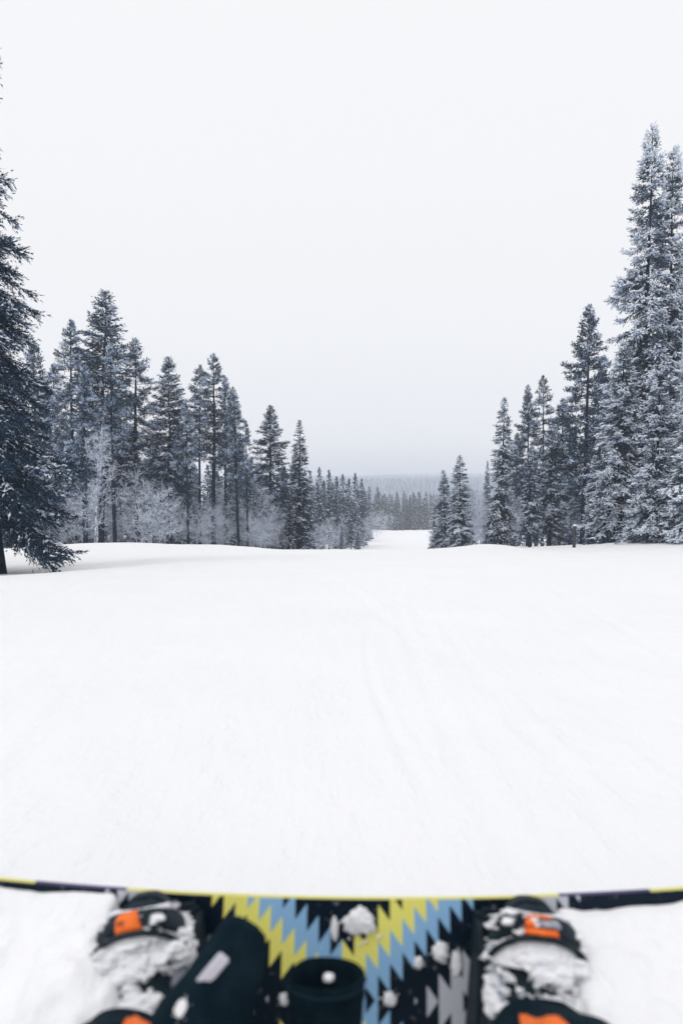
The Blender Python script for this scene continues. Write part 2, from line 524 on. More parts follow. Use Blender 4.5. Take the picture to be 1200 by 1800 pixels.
TRI = [0]
def tree_meshes(name, g):
    d = {}
    d['trunk'] = make_mesh(name + '_trunk', *g['trunk'], M['bark'], True)
    d['branches'] = make_mesh(name + '_branches', *g['branches'], M['bark'], True)
    NV, NF, FA = g['needles']
    d['crown'] = make_mesh(name + '_crown', NV, NF, M['needle'], False, attr=FA)
    if g['snow']:
        d['snow'] = make_mesh(name + '_snow', *g['snow'], M['snow_tree'], True)
    TRI[0] += sum(len(m.polygons) for m in d.values())
    return d

REFS_L = [(60, 'the huge left spruce'), (132, 'the pale half-hidden pine'), (178, 'the tallest bushy conifer'), (243, 'the open slender pine'), (300, 'the pointed frosted conifer'),
          (352, 'the left twin pine'), (398, 'the thin low-crowned pine'), (420, 'the straight black trunk'), (478, 'the broad dark pine'), (526, 'the slim dark spruce')]
REFS_R = [(854, 'the thin spike spruce'), (878, 'the slim tall frosted spruce'), (926, 'the dark pine top'), (965, 'the snowy layered pine'), (1022, 'the tall grey pine'),
          (1080, 'the low-boughed laden spruce'), (1130, 'the tallest snow-laden spruce'), (1190, 'the right edge spruce')]
_used = {}
def lab(kind, px, refs, word):
    r = min(refs, key=lambda q: abs(q[0] - px))
    side = 'left' if px < r[0] else 'right'
    b_ = '%s %s, just %s of %s' % (kind, word, side, r[1])
    n = _used.get(b_, 0); _used[b_] = n + 1
    if n:
        b_ = '%s %s, %s %s of %s' % (kind, word, ('second', 'third', 'fourth', 'fifth', 'sixth')[min(n, 5) - 1], side, r[1])
    return b_

def plant_tree(name, ms, label, cat, x, y, rz=0., sc=1., group=None, dz=0.0, sxy=None, lean=(0, 0)):
    t = thing(name, label, cat, (x, y, gz(x, y) - .03 + dz), rz, group)
    sxy = sxy or sc
    t.scale = (sxy, sxy, sc)
    t.rotation_euler = (lean[0], lean[1], rz)
    obj('trunk', ms['trunk'], t)
    obj('branches', ms['branches'], t, kind='stuff')
    c = obj('crown', ms['crown'], t)
    if 'snow' in ms:
        obj('snow', ms['snow'], c, kind='stuff')
    return t

def at(px, D):
    """ground position seen in column px of the 1200-wide photo at distance D (m)"""
    return (px - 600) / 1200 * (D * .99875 + .11 * D * .05), D

# prototypes -------------------------------------------------------
def MT(name, **k):
    return tree_meshes(name, conifer(**k))

P = {}
P['hero'] = MT('near_spruce', seed=6, H=13.5, Rad=1.95, bf=.075, spacing=.16, tw=.032, tuft=.055, tw_w=.0095, ntuft=2.3,
               frost=.10, snow=.16, lump=.042, elev=(25, -30), droop=.34, trunk_r=.17, top_pow=1.08, branch_r=.012, gap=.24, wood_n=14, per_n=4)
P['bushy'] = MT('bushy_conifer', seed=41, H=12.0, Rad=1.9, bf=.26, spacing=.19, tw=.055, tuft=.10, tw_w=.021, ntuft=2.0,
                frost=.34, snow=.16, lump=.06, elev=(48, -12), droop=.22, gap=.12, trunk_r=.13, branch_r=.013, top_pow=.72, min_len=.08)
P['laden1'] = MT('laden_spruce_one', seed=11, H=15.0, Rad=2.75, bf=.01, spacing=.23, tw=.045, tuft=.085, tw_w=.017, ntuft=1.7,
                 frost=.46, snow=.85, lump=.085, elev=(42, -34), droop=.5, top_pow=.85, gap=.14)
P['laden2'] = MT('laden_spruce_two', seed=12, H=13.0, Rad=2.5, bf=.01, spacing=.24, tw=.046, tuft=.085, tw_w=.017, ntuft=1.7,
                 frost=.46, snow=.95, lump=.09, elev=(38, -36), droop=.55, top_pow=.78, gap=.16)
P['slim1'] = MT('slim_spruce_one', seed=21, H=9.0, Rad=1.15, bf=.0, spacing=.17, tw=.055, tuft=.10, tw_w=.022, ntuft=1.9,
                frost=.14, snow=.26, lump=.07, elev=(40, -38), droop=.4, top_pow=1.1, gap=.1, min_len=.06)
P['slim2'] = MT('slim_spruce_two', seed=22, H=9.0, Rad=1.2, bf=.0, spacing=.17, tw=.055, tuft=.10, tw_w=.022, ntuft=1.9,
                frost=.40, snow=.7, lump=.08, elev=(40, -42), droop=.45, top_pow=.95, gap=.16, min_len=.06)
P['pine1'] = MT('pine_one', seed=31, H=12.0, Rad=1.75, bf=.44, kind='pine', min_len=.05, spacing=.17, tw=.048, tuft=.11, tw_w=.021, ntuft=2.1,
                frost=.34, snow=.18, lump=.06, elev=(50, -10), droop=.12, gap=.12, trunk_r=.16, branch_r=.013)
P['pine2'] = MT('pine_two', seed=32, H=12.0, Rad=1.5, bf=.48, kind='pine', min_len=.05, spacing=.20, tw=.048, tuft=.11, tw_w=.021, ntuft=2.1,
                frost=.34, snow=.18, lump=.06, elev=(48, -12), droop=.12, gap=.28, trunk_r=.16, branch_r=.013)
P['pine3'] = MT('pine_three', seed=33, H=11.0, Rad=1.9, bf=.20, kind='pine', min_len=.05, spacing=.17, tw=.05, tuft=.11, tw_w=.022, ntuft=2.1,
                frost=.28, snow=.2, lump=.06, elev=(46, -14), droop=.15, gap=.13, trunk_r=.13, branch_r=.013)
P['pine4'] = MT('pine_four', seed=34, H=9.0, Rad=1.35, bf=.12, kind='spruce', spacing=.19, tw=.055, tuft=.10, tw_w=.022, ntuft=1.9,
                frost=.32, snow=.38, lump=.075, elev=(38, -24), droop=.32, gap=.2, trunk_r=.10, branch_r=.013, top_pow=.8, min_len=.06)
for nm_, src in (('pine1b', 131), ('pine1c', 231)):
    P[nm_] = MT('pine_' + nm_[-1], seed=src, H=12.0, Rad=[1.55, 1.9][src > 200], bf=[.50, .36][src > 200], kind='pine', min_len=.05, spacing=.18, tw=.05, tuft=.11, tw_w=.021, ntuft=2.0,
                frost=[.26, .38][src > 200], snow=.16, lump=.06, elev=(52, -8), droop=.12, gap=.25, trunk_r=.12, branch_r=.013)
for q in range(7):
    P['far%d' % q] = MT('far_tree_%d' % q, seed=50 + q, H=9.5, Rad=[1.2, 1.15, 1.4, 1.25, 1.05, 1.35, .95][q], bf=[.03, .16, .06, .22, .0, .12, .04][q],
                        kind='spruce', spacing=.27, tw=.15, tuft=.20, tw_w=.055, ntuft=2.0,
                        frost=[.12, .16, .20, .10, .26, .14, .3][q], snow=.2, lump=.12, elev=(40, -28), droop=.35, top_pow=.95, gap=.1, wood_n=5, branch_r=.015, min_len=.03)

# ------------------------------------------------------------------ frosted birches
def birch(seed, H, spread, stems=2, n1=16, n2=9, n3=7, thick=.010):
    rng = np.random.default_rng(seed)
    segs = []
    trunks = []
    def path(p, d, ln, k, wob, grav=0):
        pts = [p]
        for i in range(k):
            d = nrm(d + rng.normal(0, wob, 3) + np.array([0, 0, grav]))
            p = p + d * ln / k
            pts.append(p)
        return np.array(pts)
    l1 = []
    for s in range(stems):
        a = rng.uniform(0, 6.28)
        tp = path(np.array([.12 * math.cos(a), .12 * math.sin(a), -.2]), nrm(np.array([.10 * math.cos(a), .10 * math.sin(a), 1.])), H * rng.uniform(.75, 1.), 9, .11, .10)
        trunks.append(tube(tp, np.linspace(.027, .006, 10) * H / 4.5, 6))
        for q in range(n1):
            f = rng.uniform(.18, .98)
            i = int(f * 8); pp = tp[i] + (tp[i + 1] - tp[i]) * (f * 8 - i)
            aa = rng.uniform(0, 6.28)
            d = nrm(np.array([math.cos(aa), math.sin(aa), rng.uniform(.35, 1.2)]))
            l1.append(path(pp, d, spread * (1.1 - .6 * f) * rng.uniform(.6, 1.2), 5, .16, -.02))
    for b in l1:
        trunks.append(tube(b, np.linspace(.016, .006, 6), 3, False))
    P0, P1, Wd = [], [], []
    for b in l1:
        for q in range(n2):
            i = rng.integers(0, 5); pp = b[i] + (b[i + 1] - b[i]) * rng.random()
            d = nrm(nrm(b[i + 1] - b[i]) + rng.normal(0, .6, 3) + np.array([0, 0, .1]))
            tw = path(pp, d, rng.uniform(.35, .75), 3, .2, -.05)
            for j in range(3):
                P0.append(tw[j]); P1.append(tw[j + 1]); Wd.append(thick * (1.2 - .25 * j))
            for r_ in range(n3):
                j = rng.integers(0, 3); p3 = tw[j] + (tw[j + 1] - tw[j]) * rng.random()
                d3 = nrm(nrm(tw[j + 1] - tw[j]) + rng.normal(0, .65, 3))
                e1 = p3 + d3 * rng.uniform(.08, .28)
                P0.append(p3); P1.append(e1); Wd.append(thick * .75)
                for z_ in range(2):
                    m_ = p3 + (e1 - p3) * rng.random()
                    P0.append(m_); P1.append(m_ + nrm(d3 + rng.normal(0, .7, 3)) * rng.uniform(.05, .15)); Wd.append(thick * .6)
    P0, P1, Wd = np.array(P0), np.array(P1), np.array(Wd)
    d = nrm(P1 - P0); wv = nrm(np.cross(d, nrm(rng.normal(0, 1, d.shape)))) * Wd[:, None]
    V = np.stack([P0 - wv, P0 + wv, P1], 1).reshape(-1, 3)
    F = np.arange(len(V)).reshape(-1, 3)
    TV, TF = merge(trunks)
    return TV, TF, V, F
BM = []
for q, (H_, sp_, st_) in enumerate(((4.6, 1.3, 2), (3.6, 1.25, 3), (5.6, 1.2, 1), (3.0, 1.1, 3), (6.5, 1.25, 2))):
    TV, TF, V, F = birch(70 + q, H_, sp_, st_, n1=[17, 12, 24, 10, 17][q], n2=8, n3=6, thick=.0085)
    BM.append((make_mesh('birch_stem', TV, TF, M['birch_stem'], True), make_mesh('birch_twigs', V, F, M['birch_bark'], False)))
    TRI[0] += len(TF) + len(F)

def plant_birch(k, label, x, y, rz, sc, group, name='birch', cat='birch'):
    t = thing(name, label, cat, (x, y, gz(x, y) - .05), rz, group)
    t.scale = (sc, sc, sc)
    obj('trunk', BM[k][0], t)
    obj('crown', BM[k][1], t)
    return t

# ------------------------------------------------------------------ the trees of the place
rnd = random.Random(8)
def X(px, D): return at(px, D)[0]

def H_for(top_row, D):
    """height of a tree whose tip shows at a row of the 1800-high photo when it stands D metres off"""
    a = math.atan((900 - top_row) / 1200) - R(PITCH)
    return lambda x: CAM[2] + math.tan(a) * D - gz(x, D) + .03

PH = dict(pine1b=12, pine1c=12, bushy=12, hero=13.5, laden1=15.0, laden2=13.0, slim1=9, slim2=9, pine1=12, pine2=12, pine3=11, pine4=9)
for q in range(7): PH['far%d' % q] = 9.5

def T(proto, px, top, D, label, cat='spruce', name='spruce', wide=1.0, rz=None, group=None, dz=0, lean=(0, 0)):
    if lean == (0, 0): lean = (rnd.gauss(0, .013), rnd.gauss(0, .013))
    if proto == 'pine1': proto = rnd.choice(('pine1', 'pine1b', 'pine1c'))
    x = X(px, D)
    h = H_for(top, D)(x)
    sc = h / PH[proto]
    return plant_tree(name, P[proto], label, cat, x, D, rnd.uniform(0, 6.28) if rz is None else rz, sc, group, dz, sxy=sc * wide, lean=lean)

# left edge of the piste
T('hero', -8, -405, 12.0, 'huge dark green spruce with drooping boughs cut by the left edge of the photo', wide=.9, rz=0.0, lean=(0, -.068))
G1 = 'pines and spruces lining the left side of the piste'
T('bushy', 178, 508, 33, 'tallest bushy grey pine right behind the huge left spruce', 'pine', 'pine', 1.2, group=G1)
T('pine1', 132, 560, 37, 'pale frosted pine half hidden behind the bushy pine on the left', 'pine', 'pine', .8, group=G1)
T('pine2', 243, 592, 34, 'slender open pine with see-through crown, next right of the bushy left pine', 'pine', 'pine', 1.0, group=G1)
T('bushy', 300, 628, 35, 'pointed frosted conifer between the open pine and the tall twin pines', 'pine', 'pine', 1.05, group=G1)
T('pine1', 352, 642, 37, 'left one of the tall twin pines with bare dark trunks', 'pine', 'pine', .95, group=G1)
T('pine2', 376, 620, 36, 'tallest of the twin pines with long bare dark trunk', 'pine', 'pine', .95, group=G1)
T('pine2', 398, 660, 38, 'thin pine just right of the twin pines, lower crown', 'pine', 'pine', .8, group=G1)
T('pine1', 420, 678, 35, 'thin pine with straight black trunk reaching the snow, right of the twin pines', 'pine', 'pine', .72, group=G1)
T('pine3', 478, 712, 40, 'broad dark pine crown left of the slim spruce', 'pine', 'pine', 1.15, group=G1)
T('slim1', 526, 738, 39, 'slim dark spike-shaped spruce at the end of the left row', wide=1.35)
for px, top, D, lb in ((152, 640, 29, 'first straight dark trunk right of the huge left spruce'), (203, 600, 30, 'straight dark pine trunk just right of the tallest bushy conifer'),
                       (331, 700, 33, 'thin dark pine trunk just left of the twin pines'), (436, 740, 36, 'thin bare trunk right of the straight black trunk')):
    T('pine2', px, top, D, lb, 'pine', 'pine', .72, group=G1)
# trunks and filler behind the left row
for i, (px, top, D, pr) in enumerate(((70, 600, 40, 'pine3'), (100, 640, 44, 'pine1'), (150, 700, 30, 'pine1'), (205, 640, 38, 'pine1'), (215, 700, 44, 'pine3'),
                                      (270, 720, 45, 'pine3'), (325, 730, 46, 'pine3'), (440, 765, 48, 'pine3'), (455, 790, 52, 'pine1'), (500, 800, 55, 'pine3'),
                                      (380, 760, 50, 'pine3'), (20, 640, 30, 'pine1'), (45, 700, 34, 'pine1'), (260, 760, 55, 'pine1'), (345, 770, 56, 'pine3'),
                                      (415, 780, 58, 'pine3'), (188, 745, 50, 'pine3'), (120, 745, 52, 'pine3'), (300, 790, 60, 'pine1'), (478, 815, 62, 'pine3'))):
    T(pr, px, top + (45 if px > 130 else 0), D, lab('shaded pine', px, REFS_L, 'in the second row'), 'pine', 'pine', rnd.uniform(.8, 1.15), group='second row of trees on the left')
for i in range(34):
    D = rnd.uniform(44, 80); px = rnd.uniform(-60, 520)
    T('far%d' % rnd.randrange(7), px, rnd.uniform(780, 850) - (520 - px) * .08, D, 'conifer deep in the forest left of the piste', 'conifer', 'conifer', rnd.uniform(.9, 1.3), group='deeper forest on the left')
for i in range(22):
    D = rnd.uniform(36, 52); px = 60 + i * 21 + rnd.uniform(-8, 8)
    T(('far2', 'far0', 'far4', 'slim1')[i % 4], px, rnd.uniform(842, 892), D, lab('low dark young spruce', px, REFS_L, 'behind the frosted birches'), 'spruce', 'spruce', rnd.uniform(1.3, 1.9), group='young spruces under the left pines')
# frosted birches below the left row
GB = 'frosted birches under the left row of pines'
bl = [(165, 27.5, 4, 1.0, 'tall frosted birch with forked white stem beside the huge left spruce'),
      (245, 27, 0, 1.0, 'wide white frosted birch under the open pine'),
      (285, 28, 1, .95, 'frosted birch bush leaning right, below the pointed conifer'),
      (340, 30, 3, 1.1, 'low frosted birch at the foot of the twin pines'),
      (385, 31, 1, .9, 'frosted birch between the twin pines and the black trunk'),
      (462, 33, 0, 1.0, 'rounded pale birch below the broad dark pine'),
      (490, 34, 2, .8, 'pale upright birch just left of the slim spruce'),
      (440, 35, 1, 1.0, 'hazy frosted birch right of the straight black trunk')]
for px, D, k, sc, lb in bl:
    D += 0 if D in (27.5, 28) else 3.5
    plant_birch(k, lb, X(px, D), D, rnd.uniform(0, 6.28), sc * .9, GB)
for i in range(14):
    D = rnd.uniform(34, 42); px = rnd.uniform(95, 515)
    plant_birch(rnd.choice((0, 1, 2, 3, 4)), lab('frosted birch', px, REFS_L, 'in the thicket'), X(px, D), D, rnd.uniform(0, 6.28), rnd.uniform(.7, 1.0), 'birch thicket on the left')

# group beyond the brow on the left side of the lower run
mid = [(562, 822, 74, 'far0'), (578, 826, 76, 'far1'), (548, 830, 80, 'far4'), (592, 838, 78, 'far2'), (603, 834, 84, 'far1'), (613, 842, 82, 'far0'),
       (625, 832, 80, 'far3'), (634, 842, 86, 'far4'), (570, 845, 90, 'far3'), (585, 850, 92, 'far2'), (608, 850, 95, 'far4'), (555, 848, 96, 'far0'), (641, 858, 100, 'far2'),
       (628, 905, 70, 'far4'), (617, 878, 72, 'far3'), (600, 925, 64, 'far2'), (648, 868, 108, 'far0'), (637, 862, 112, 'far3')]
ml = ['spire-topped grey conifer just right of the slim dark spruce, beyond the brow',
      'thin conifer second right of the slim dark spruce, beyond the brow', None, None, None, None,
      'tallest dark conifer at the right end of the grove beyond the brow', None, None, None, None, None, None,
      'small snowy conifer at the left foot of the lower run', None, 'tiny young spruce at the foot of the grove beyond the brow']
for i, (px, top, D, pr) in enumerate(mid):
    lb = ml[i] if i < len(ml) and ml[i] else 'grey-blue conifer inside the grove beyond the brow'
    T(pr, px, top, D, lb, 'conifer', 'conifer', rnd.uniform(.85, 1.1), group='conifer grove left of the lower run')
for i in range(22):
    D = rnd.uniform(82, 150)
    px = 600 + 1200 * (1.6 + .085 * (D - 38) - (4.2 + .045 * (D - 38)) - rnd.uniform(1.5, 9)) / D
    T('far%d' % rnd.randrange(7), px, rnd.uniform(846, 868), D, 'conifer at the back of the grove beyond the brow', 'conifer', 'conifer', rnd.uniform(.9, 1.2), group='back of the conifer grove')
for i, (px, D, k, sc) in enumerate(((645, 88, 2, .95), (652, 100, 0, 1.1), (638, 80, 4, .7), (660, 118, 2, 1.0), (668, 135, 0, 1.2), (622, 76, 2, .8), (605, 74, 0, .9), (575, 70, 0, .9), (590, 72, 2, .7), (558, 70, 1, 1.0), (676, 150, 2, 1.0))):
    plant_birch(k, 'pale frosted birch along the left rim of the lower run', X(px, D), D, rnd.uniform(0, 6), sc, 'birches rimming the lower run')
# dark row closing the lower run
for i in range(58):
    px = 636 + i * 2.9 + rnd.uniform(-3, 3)
    D = rnd.uniform(172, 188)
    top = 873 + rnd.uniform(-10, 14)
    if i in (4, 8): top = 856
    T('far%d' % rnd.randrange(7), px, top, D, 'dark conifer in the row that closes off the end of the run', 'conifer', 'conifer', rnd.uniform(1.0, 1.35), group='dark row across the end of the lower run')
T('far2', 693, 884, 166, 'snowier conifer standing forward at the end of the run', 'conifer', 'conifer', 1.2, group='dark row across the end of the lower run')
T('far4', 706, 912, 168, 'smallest spruce at the foot of the dark row ending the run', 'conifer', 'conifer', 1.3, group='dark row across the end of the lower run')
for i in range(24):
    D = rnd.uniform(192, 300)
    T('far%d' % rnd.randrange(7), rnd.uniform(560, 860), rnd.uniform(868, 880), D, 'conifer top showing behind the dark row at the end of the run', 'conifer', 'conifer', 1.2, group='tree tops behind the dark row')

# right side
G2 = 'snowy conifers lining the right side of the piste'
T('laden1', 1130, 228, 25, 'tallest snow-laden spruce on the right, pointed tip highest', wide=.82, rz=1.0, group=G2, lean=(0, -.012))
T('laden1', 1160, 258, 25.5, 'second highest snow-laden spruce, tip just right of the tallest', wide=.72, rz=3.14, group=G2, lean=(0, -.012))
T('laden2', 1235, 500, 20.5, 'snow-heavy spruce in front of the two tallest, cut by the right edge', wide=1.3, rz=2.0, group=G2)
T('laden2', 1080, 600, 24.5, 'snow-laden spruce spreading low boughs left of the tallest pair', wide=1.15, rz=4.0, group=G2)
T('laden2', 1150, 640, 21.5, 'short broad spruce under lumps of snow at the foot of the tallest', wide=1.2, rz=5.2, group=G2)
T('pine3', 1022, 533, 33, 'tall grey pine with visible trunk left of the giant spruces', 'pine', 'pine', .95, group=G2)
T('pine3', 926, 676, 41, 'dark pine top right of the slim right spruce', 'pine', 'pine', .72, group=G2)
T('pine1', 952, 660, 43, 'pale pine behind, tip between the dark pine and the tall grey pine', 'pine', 'pine', .85, group=G2)
T('pine4', 930, 786, 32, 'small snowy pine with thin straight trunk standing on the right bank', 'pine', 'pine', 1.05, group=G2)
T('pine4', 965, 742, 33, 'snowy layered pine next to the small one on the right bank', 'pine', 'pine', 1.1, group=G2)
T('slim2', 1040, 800, 25.5, 'low snowy spruce beside the wooden post', wide=1.3, group=G2)
T('slim2', 878, 698, 36, 'slim tall frosted spruce standing alone right of the brow', wide=1.15, group=G2)
T('slim1', 854, 810, 50, 'thin spike of a spruce peeping out left of the slim tall one', wide=.8, group=G2)
T('slim2', 808, 800, 36, 'cone-shaped snowy spruce at the right rim of the brow', wide=1.65, group=G2)
T('slim2', 782, 826, 38.5, 'spruce tucked behind the left flank of the cone-shaped one', wide=1.5, group=G2)
T('slim2', 768, 868, 52, 'low spruce farthest left of the right rim group', wide=1.6, group=G2)
for i, (px, top, D, pr) in enumerate(((905, 760, 46, 'pine3'), (985, 700, 42, 'pine3'), (1000, 760, 38, 'pine3'), (1050, 640, 38, 'pine3'), (1070, 700, 34, 'laden2'), (1120, 560, 33, 'laden2'),
                                      (940, 800, 50, 'pine3'), (900, 830, 55, 'pine1'), (1190, 560, 32, 'laden1'), (1000, 820, 52, 'pine3'), (960, 830, 56, 'pine1'), (1040, 780, 45, 'pine3'))):
    T(pr, px, top, D, lab('shaded conifer', px, REFS_R, 'in the second row'), 'conifer', 'conifer', rnd.uniform(.9, 1.1), group='second row of trees on the right')
for i in range(24):
    D = rnd.uniform(48, 90); px = rnd.uniform(825, 1100)
    T('far%d' % rnd.randrange(7), px, rnd.uniform(838, 880) - max(0, (px - 880)) * .15, D, 'conifer deep in the forest right of the piste', 'conifer', 'conifer', rnd.uniform(.9, 1.25), group='deeper forest on the right')
for i, (px, D, k, sc) in enumerate(((845, 42, 4, .75), (838, 44, 2, .85), (858, 40, 0, .8), (832, 47, 4, .85), (868, 44, 1, 1.0), (905, 38, 0, .7), (790, 60, 2, 1.2), (775, 70, 0, 1.3), (985, 36, 0, .8))):
    plant_birch(k, 'bare frosted birch among the spruces right of the brow', X(px, D), D, rnd.uniform(0, 6), sc, 'birches right of the brow')

# dead stem and wooden post at the right
x, y = X(1189, 22.6), 22.6
zb = gz(x, y)
t = thing('dead_tree', 'slim bare grey stem standing upright in front of the right edge spruce', 'dead tree', (x, y, zb - .1))
kz = np.linspace(0, 10.2, 12)
V, F = tube(np.stack([.02 * np.sin(kz * 1.1) + .004 * kz, .02 * np.cos(kz), kz], -1), np.linspace(.04, .026, 12), 8)
obj('trunk', make_mesh('dead_stem', V, F, M['dead'], True), t)
px_ = []
rg = np.random.default_rng(4)
for k in range(22):
    z0 = rg.uniform(3.5, 9); a = rg.uniform(0, 6.28); l = rg.uniform(.15, .5)
    p = np.array([[.004 * z0, 0, z0], [.004 * z0 + l * .6 * math.cos(a), l * .6 * math.sin(a), z0 + .05], [.004 * z0 + l * math.cos(a), l * math.sin(a), z0 - .02]])
    px_.append(tube(p, np.array([.01, .007, .004]), 4))
obj('branches', make_mesh('dead_branches', *merge(px_), M['dead'], True), t, kind='stuff')

M['wood'] = mat('weathered_wood', (.06, .06, .07), .9, .1, col_noise(18, (.03, .035, .045), (.09, .09, .10), 5, .5, .01))
x, y = X(1008, 23.4), 23.4
t = thing('wooden_post', 'short dark wooden post standing at the edge of the snow under the right spruces', 'post', (x, y, gz(x, y)))
V, F = tube(np.array([[0, 0, -.3], [0, 0, .3], [.01, 0, .74], [.01, 0, .75]]), np.array([.055, .052, .05, .04]), 12)
obj('post', make_mesh('post', V, F, M['wood'], True), t)
th = np.linspace(0, np.pi / 2, 5)
V, F = tube(np.stack([0 * th + .01, 0 * th, .745 + .06 * np.sin(th)], -1), .058 * np.cos(th) + .002, 12)
obj('snow_cap', make_mesh('post_snow', V, F, M['snow_tree'], True), t)

# ------------------------------------------------------------------ far hill: forest mass and cabins
def far_forest():
    rng = np.random.default_rng(77)
    n = 30000
    y = 300 + 1600 * rng.random(n) ** 1.2; x = rng.uniform(-.22, .32, n) * y + 20
    dens = vnoise(x / 60 + 4, y / 90, 91) + vnoise(x / 22, y / 40, 92) * .6
    k = dens > -.42
    x, y = x[k], y[k]
    z = ground(x, y, False)
    # keep under the top of the haze
    h = rng.uniform(7, 12, len(x)); r = h * rng.uniform(.11, .17, len(x))
    a = np.arange(5) / 5 * 2 * np.pi
    V = np.zeros((len(x), 11, 3))
    for i in range(5):
        V[:, i] = np.stack([x + r * np.cos(a[i]), y + r * np.sin(a[i]), z + h * .12], -1)
        V[:, 5 + i] = np.stack([x + r * .5 * np.cos(a[i] + .5), y + r * .5 * np.sin(a[i] + .5), z + h * .55], -1)
    V[:, 10] = np.stack([x, y, z + h], -1)
    f = []
    for i in range(5):
        j = (i + 1) % 5
        f += [(i, j, 5 + i), (j, 5 + j, 5 + i), (5 + i, 5 + j, 10)]
    F = (np.arange(len(x))[:, None, None] * 11 + np.array(f)[None]).reshape(-1, 3)
    fr = np.repeat(np.clip(rng.normal(.42, .22, len(x)), 0, .9), 11)
    obj('forest', make_mesh('forest', V.reshape(-1, 3), F, M['needle'], False, attr=fr), kind='stuff')
    TRI[0] += len(F)
far_forest()

M['cabin_wall'] = mat('cabin_wall', (.16, .12, .10), .8, .2, col_noise(3, (.12, .09, .08), (.2, .15, .13), 3))
M['glass'] = mat('glass', (.03, .04, .05), .1, .5)
def box(x0, x1, y0, y1, z0, z1):
    V = np.array([(x, y, z) for x in (x0, x1) for y in (y0, y1) for z in (z0, z1)], float)
    F = np.array([(0, 1, 3), (0, 3, 2), (4, 6, 7), (4, 7, 5), (0, 4, 5), (0, 5, 1), (2, 3, 7), (2, 7, 6), (0, 2, 6), (0, 6, 4), (1, 5, 7), (1, 7, 3)])
    return V, F
def cabin(px, row, D, w_, lb):
    a = math.atan((row - 900) / 1200) + R(PITCH)
    x = X(px, D)
    z = CAM[2] - math.tan(a) * D
    g = gz(x, D)
    t = thing('cabin', lb, 'cabin', (x, D, max(g, z - 3)))
    obj('wall', make_mesh('cabin_wall', *box(-w_ / 2, w_ / 2, -3.5, 3.5, -3, 2.6), M['cabin_wall']), t)
    V = np.array([(-w_ / 2 - .7, -4.4, 2.3), (w_ / 2 + .7, -4.4, 2.3), (w_ / 2 + .7, 0, 6.0), (-w_ / 2 - .7, 0, 6.0), (-w_ / 2 - .7, 4.4, 2.3), (w_ / 2 + .7, 4.4, 2.3),
                  (-w_ / 2 - .7, -4.4, 1.9), (w_ / 2 + .7, -4.4, 1.9), (-w_ / 2 - .7, 4.4, 1.9), (w_ / 2 + .7, 4.4, 1.9)], float)
    F = np.array([(0, 1, 2), (0, 2, 3), (3, 2, 5), (3, 5, 4), (6, 1, 0), (6, 7, 1), (4, 5, 9), (4, 9, 8), (6, 0, 3), (6, 3, 4), (6, 4, 8), (1, 7, 9), (1, 9, 5), (1, 5, 2)])
    obj('roof', make_mesh('cabin_roof', V, F, M['snow_tree']), t)
    for dx in (-w_ * .25, w_ * .25):
        obj('window', make_mesh('cabin_window', *box(dx - .6, dx + .6, -3.56, -3.5, .8, 1.9), M['glass']), t)
cabin(665, 863, 900, 8.0, 'snow-roofed cabin in the valley, left of the two')
cabin(722, 870, 780, 8.0, 'snow-roofed cabin in the valley, right of the two')

# ================================================================== foreground: board, boots, rider's legs
TILT = R(76); ROLL = R(.8)
O = np.array([0.0, .910, -.002])
S_ = np.array([math.cos(ROLL), 0, -math.sin(ROLL)])
T_ = np.array([math.sin(ROLL) * math.sin(TILT), math.cos(TILT), math.sin(TILT) * math.cos(ROLL)])
T_ = T_ - S_ * T_.dot(S_); T_ /= np.linalg.norm(T_)
N_ = np.cross(S_, T_)
if N_[1] > 0: N_ = -N_
def BW(s, t, n):
    s, t, n = np.broadcast_arrays(np.asarray(s, float), t, n)
    return O + s[..., None] * S_ + t[..., None] * T_ + n[..., None] * N_
_rot = Matrix((S_, T_, N_)).transposed().to_4x4()          # columns are the board axes (s, t, n)
BOARD_M = Matrix.Translation(Vector(O)) @ _rot
F_ = np.array([0, math.cos(R(PITCH)), -math.sin(R(PITCH))]); U_ = np.array([0, math.sin(R(PITCH)), math.cos(R(PITCH))])
def deck_at(px, row, n=0.0):
    d = F_ + np.array([1, 0, 0]) * (px - 600) / 1200 - U_ * (row - 900) / 1200
    k = ((O + N_ * n - CAM).dot(N_)) / d.dot(N_)
    p = CAM + d * k - O
    return p.dot(S_), p.dot(T_)

# --- board graphic: printed bands of zigzag, generated in the script
HALF_L, BW2 = .76, .128
def graphic():
    W, Hh = 2048, 448
    s = (np.arange(W) + .5) / W * 1.56 - .78
    t = (np.arange(Hh) + .5) / Hh * .34 - .17
    Sx, Ty = np.meshgrid(s, t)
    u = np.abs(Sx) / .01685
    k = np.floor(u); f = u - k
    y = (.13 - np.abs(Ty)) / .13 * 181
    def bnd(c): return c - 21.0 * k + 30.0 * f
    img = np.zeros((Hh, W, 4), np.float32); img[..., 3] = 1
    black = (.003, .012, .022); yel = (.90, .86, .20); blu = (.29, .53, .80); gry = (.56, .58, .64)
    img[..., :3] = black
    c0, c1, c2, c3, c4 = 74.5, 139.5, 200, 300, 372
    b0, b1, b2, b3, b4 = bnd(c0), bnd(c1), bnd(c2), bnd(c3), bnd(c4)
    right = Sx > 0
    m01 = (y > b0) & (y <= b1); m12 = (y > b1) & (y <= b2); m34 = (y > b3) & (y <= b4)
    img[m01 & right, :3] = yel; img[m12 & right, :3] = blu
    img[m01 & ~right, :3] = blu; img[m12 & ~right, :3] = yel
    img[m34, :3] = gry
    im = bpy.data.images.new('deck_print', W, Hh)
    im.pixels.foreach_set(np.clip(img, 0, 1).ravel())
    im.update(); im.pack()
    return im
def lin2s(c): return c
gi = graphic()
gi.colorspace_settings.name = 'Non-Color'
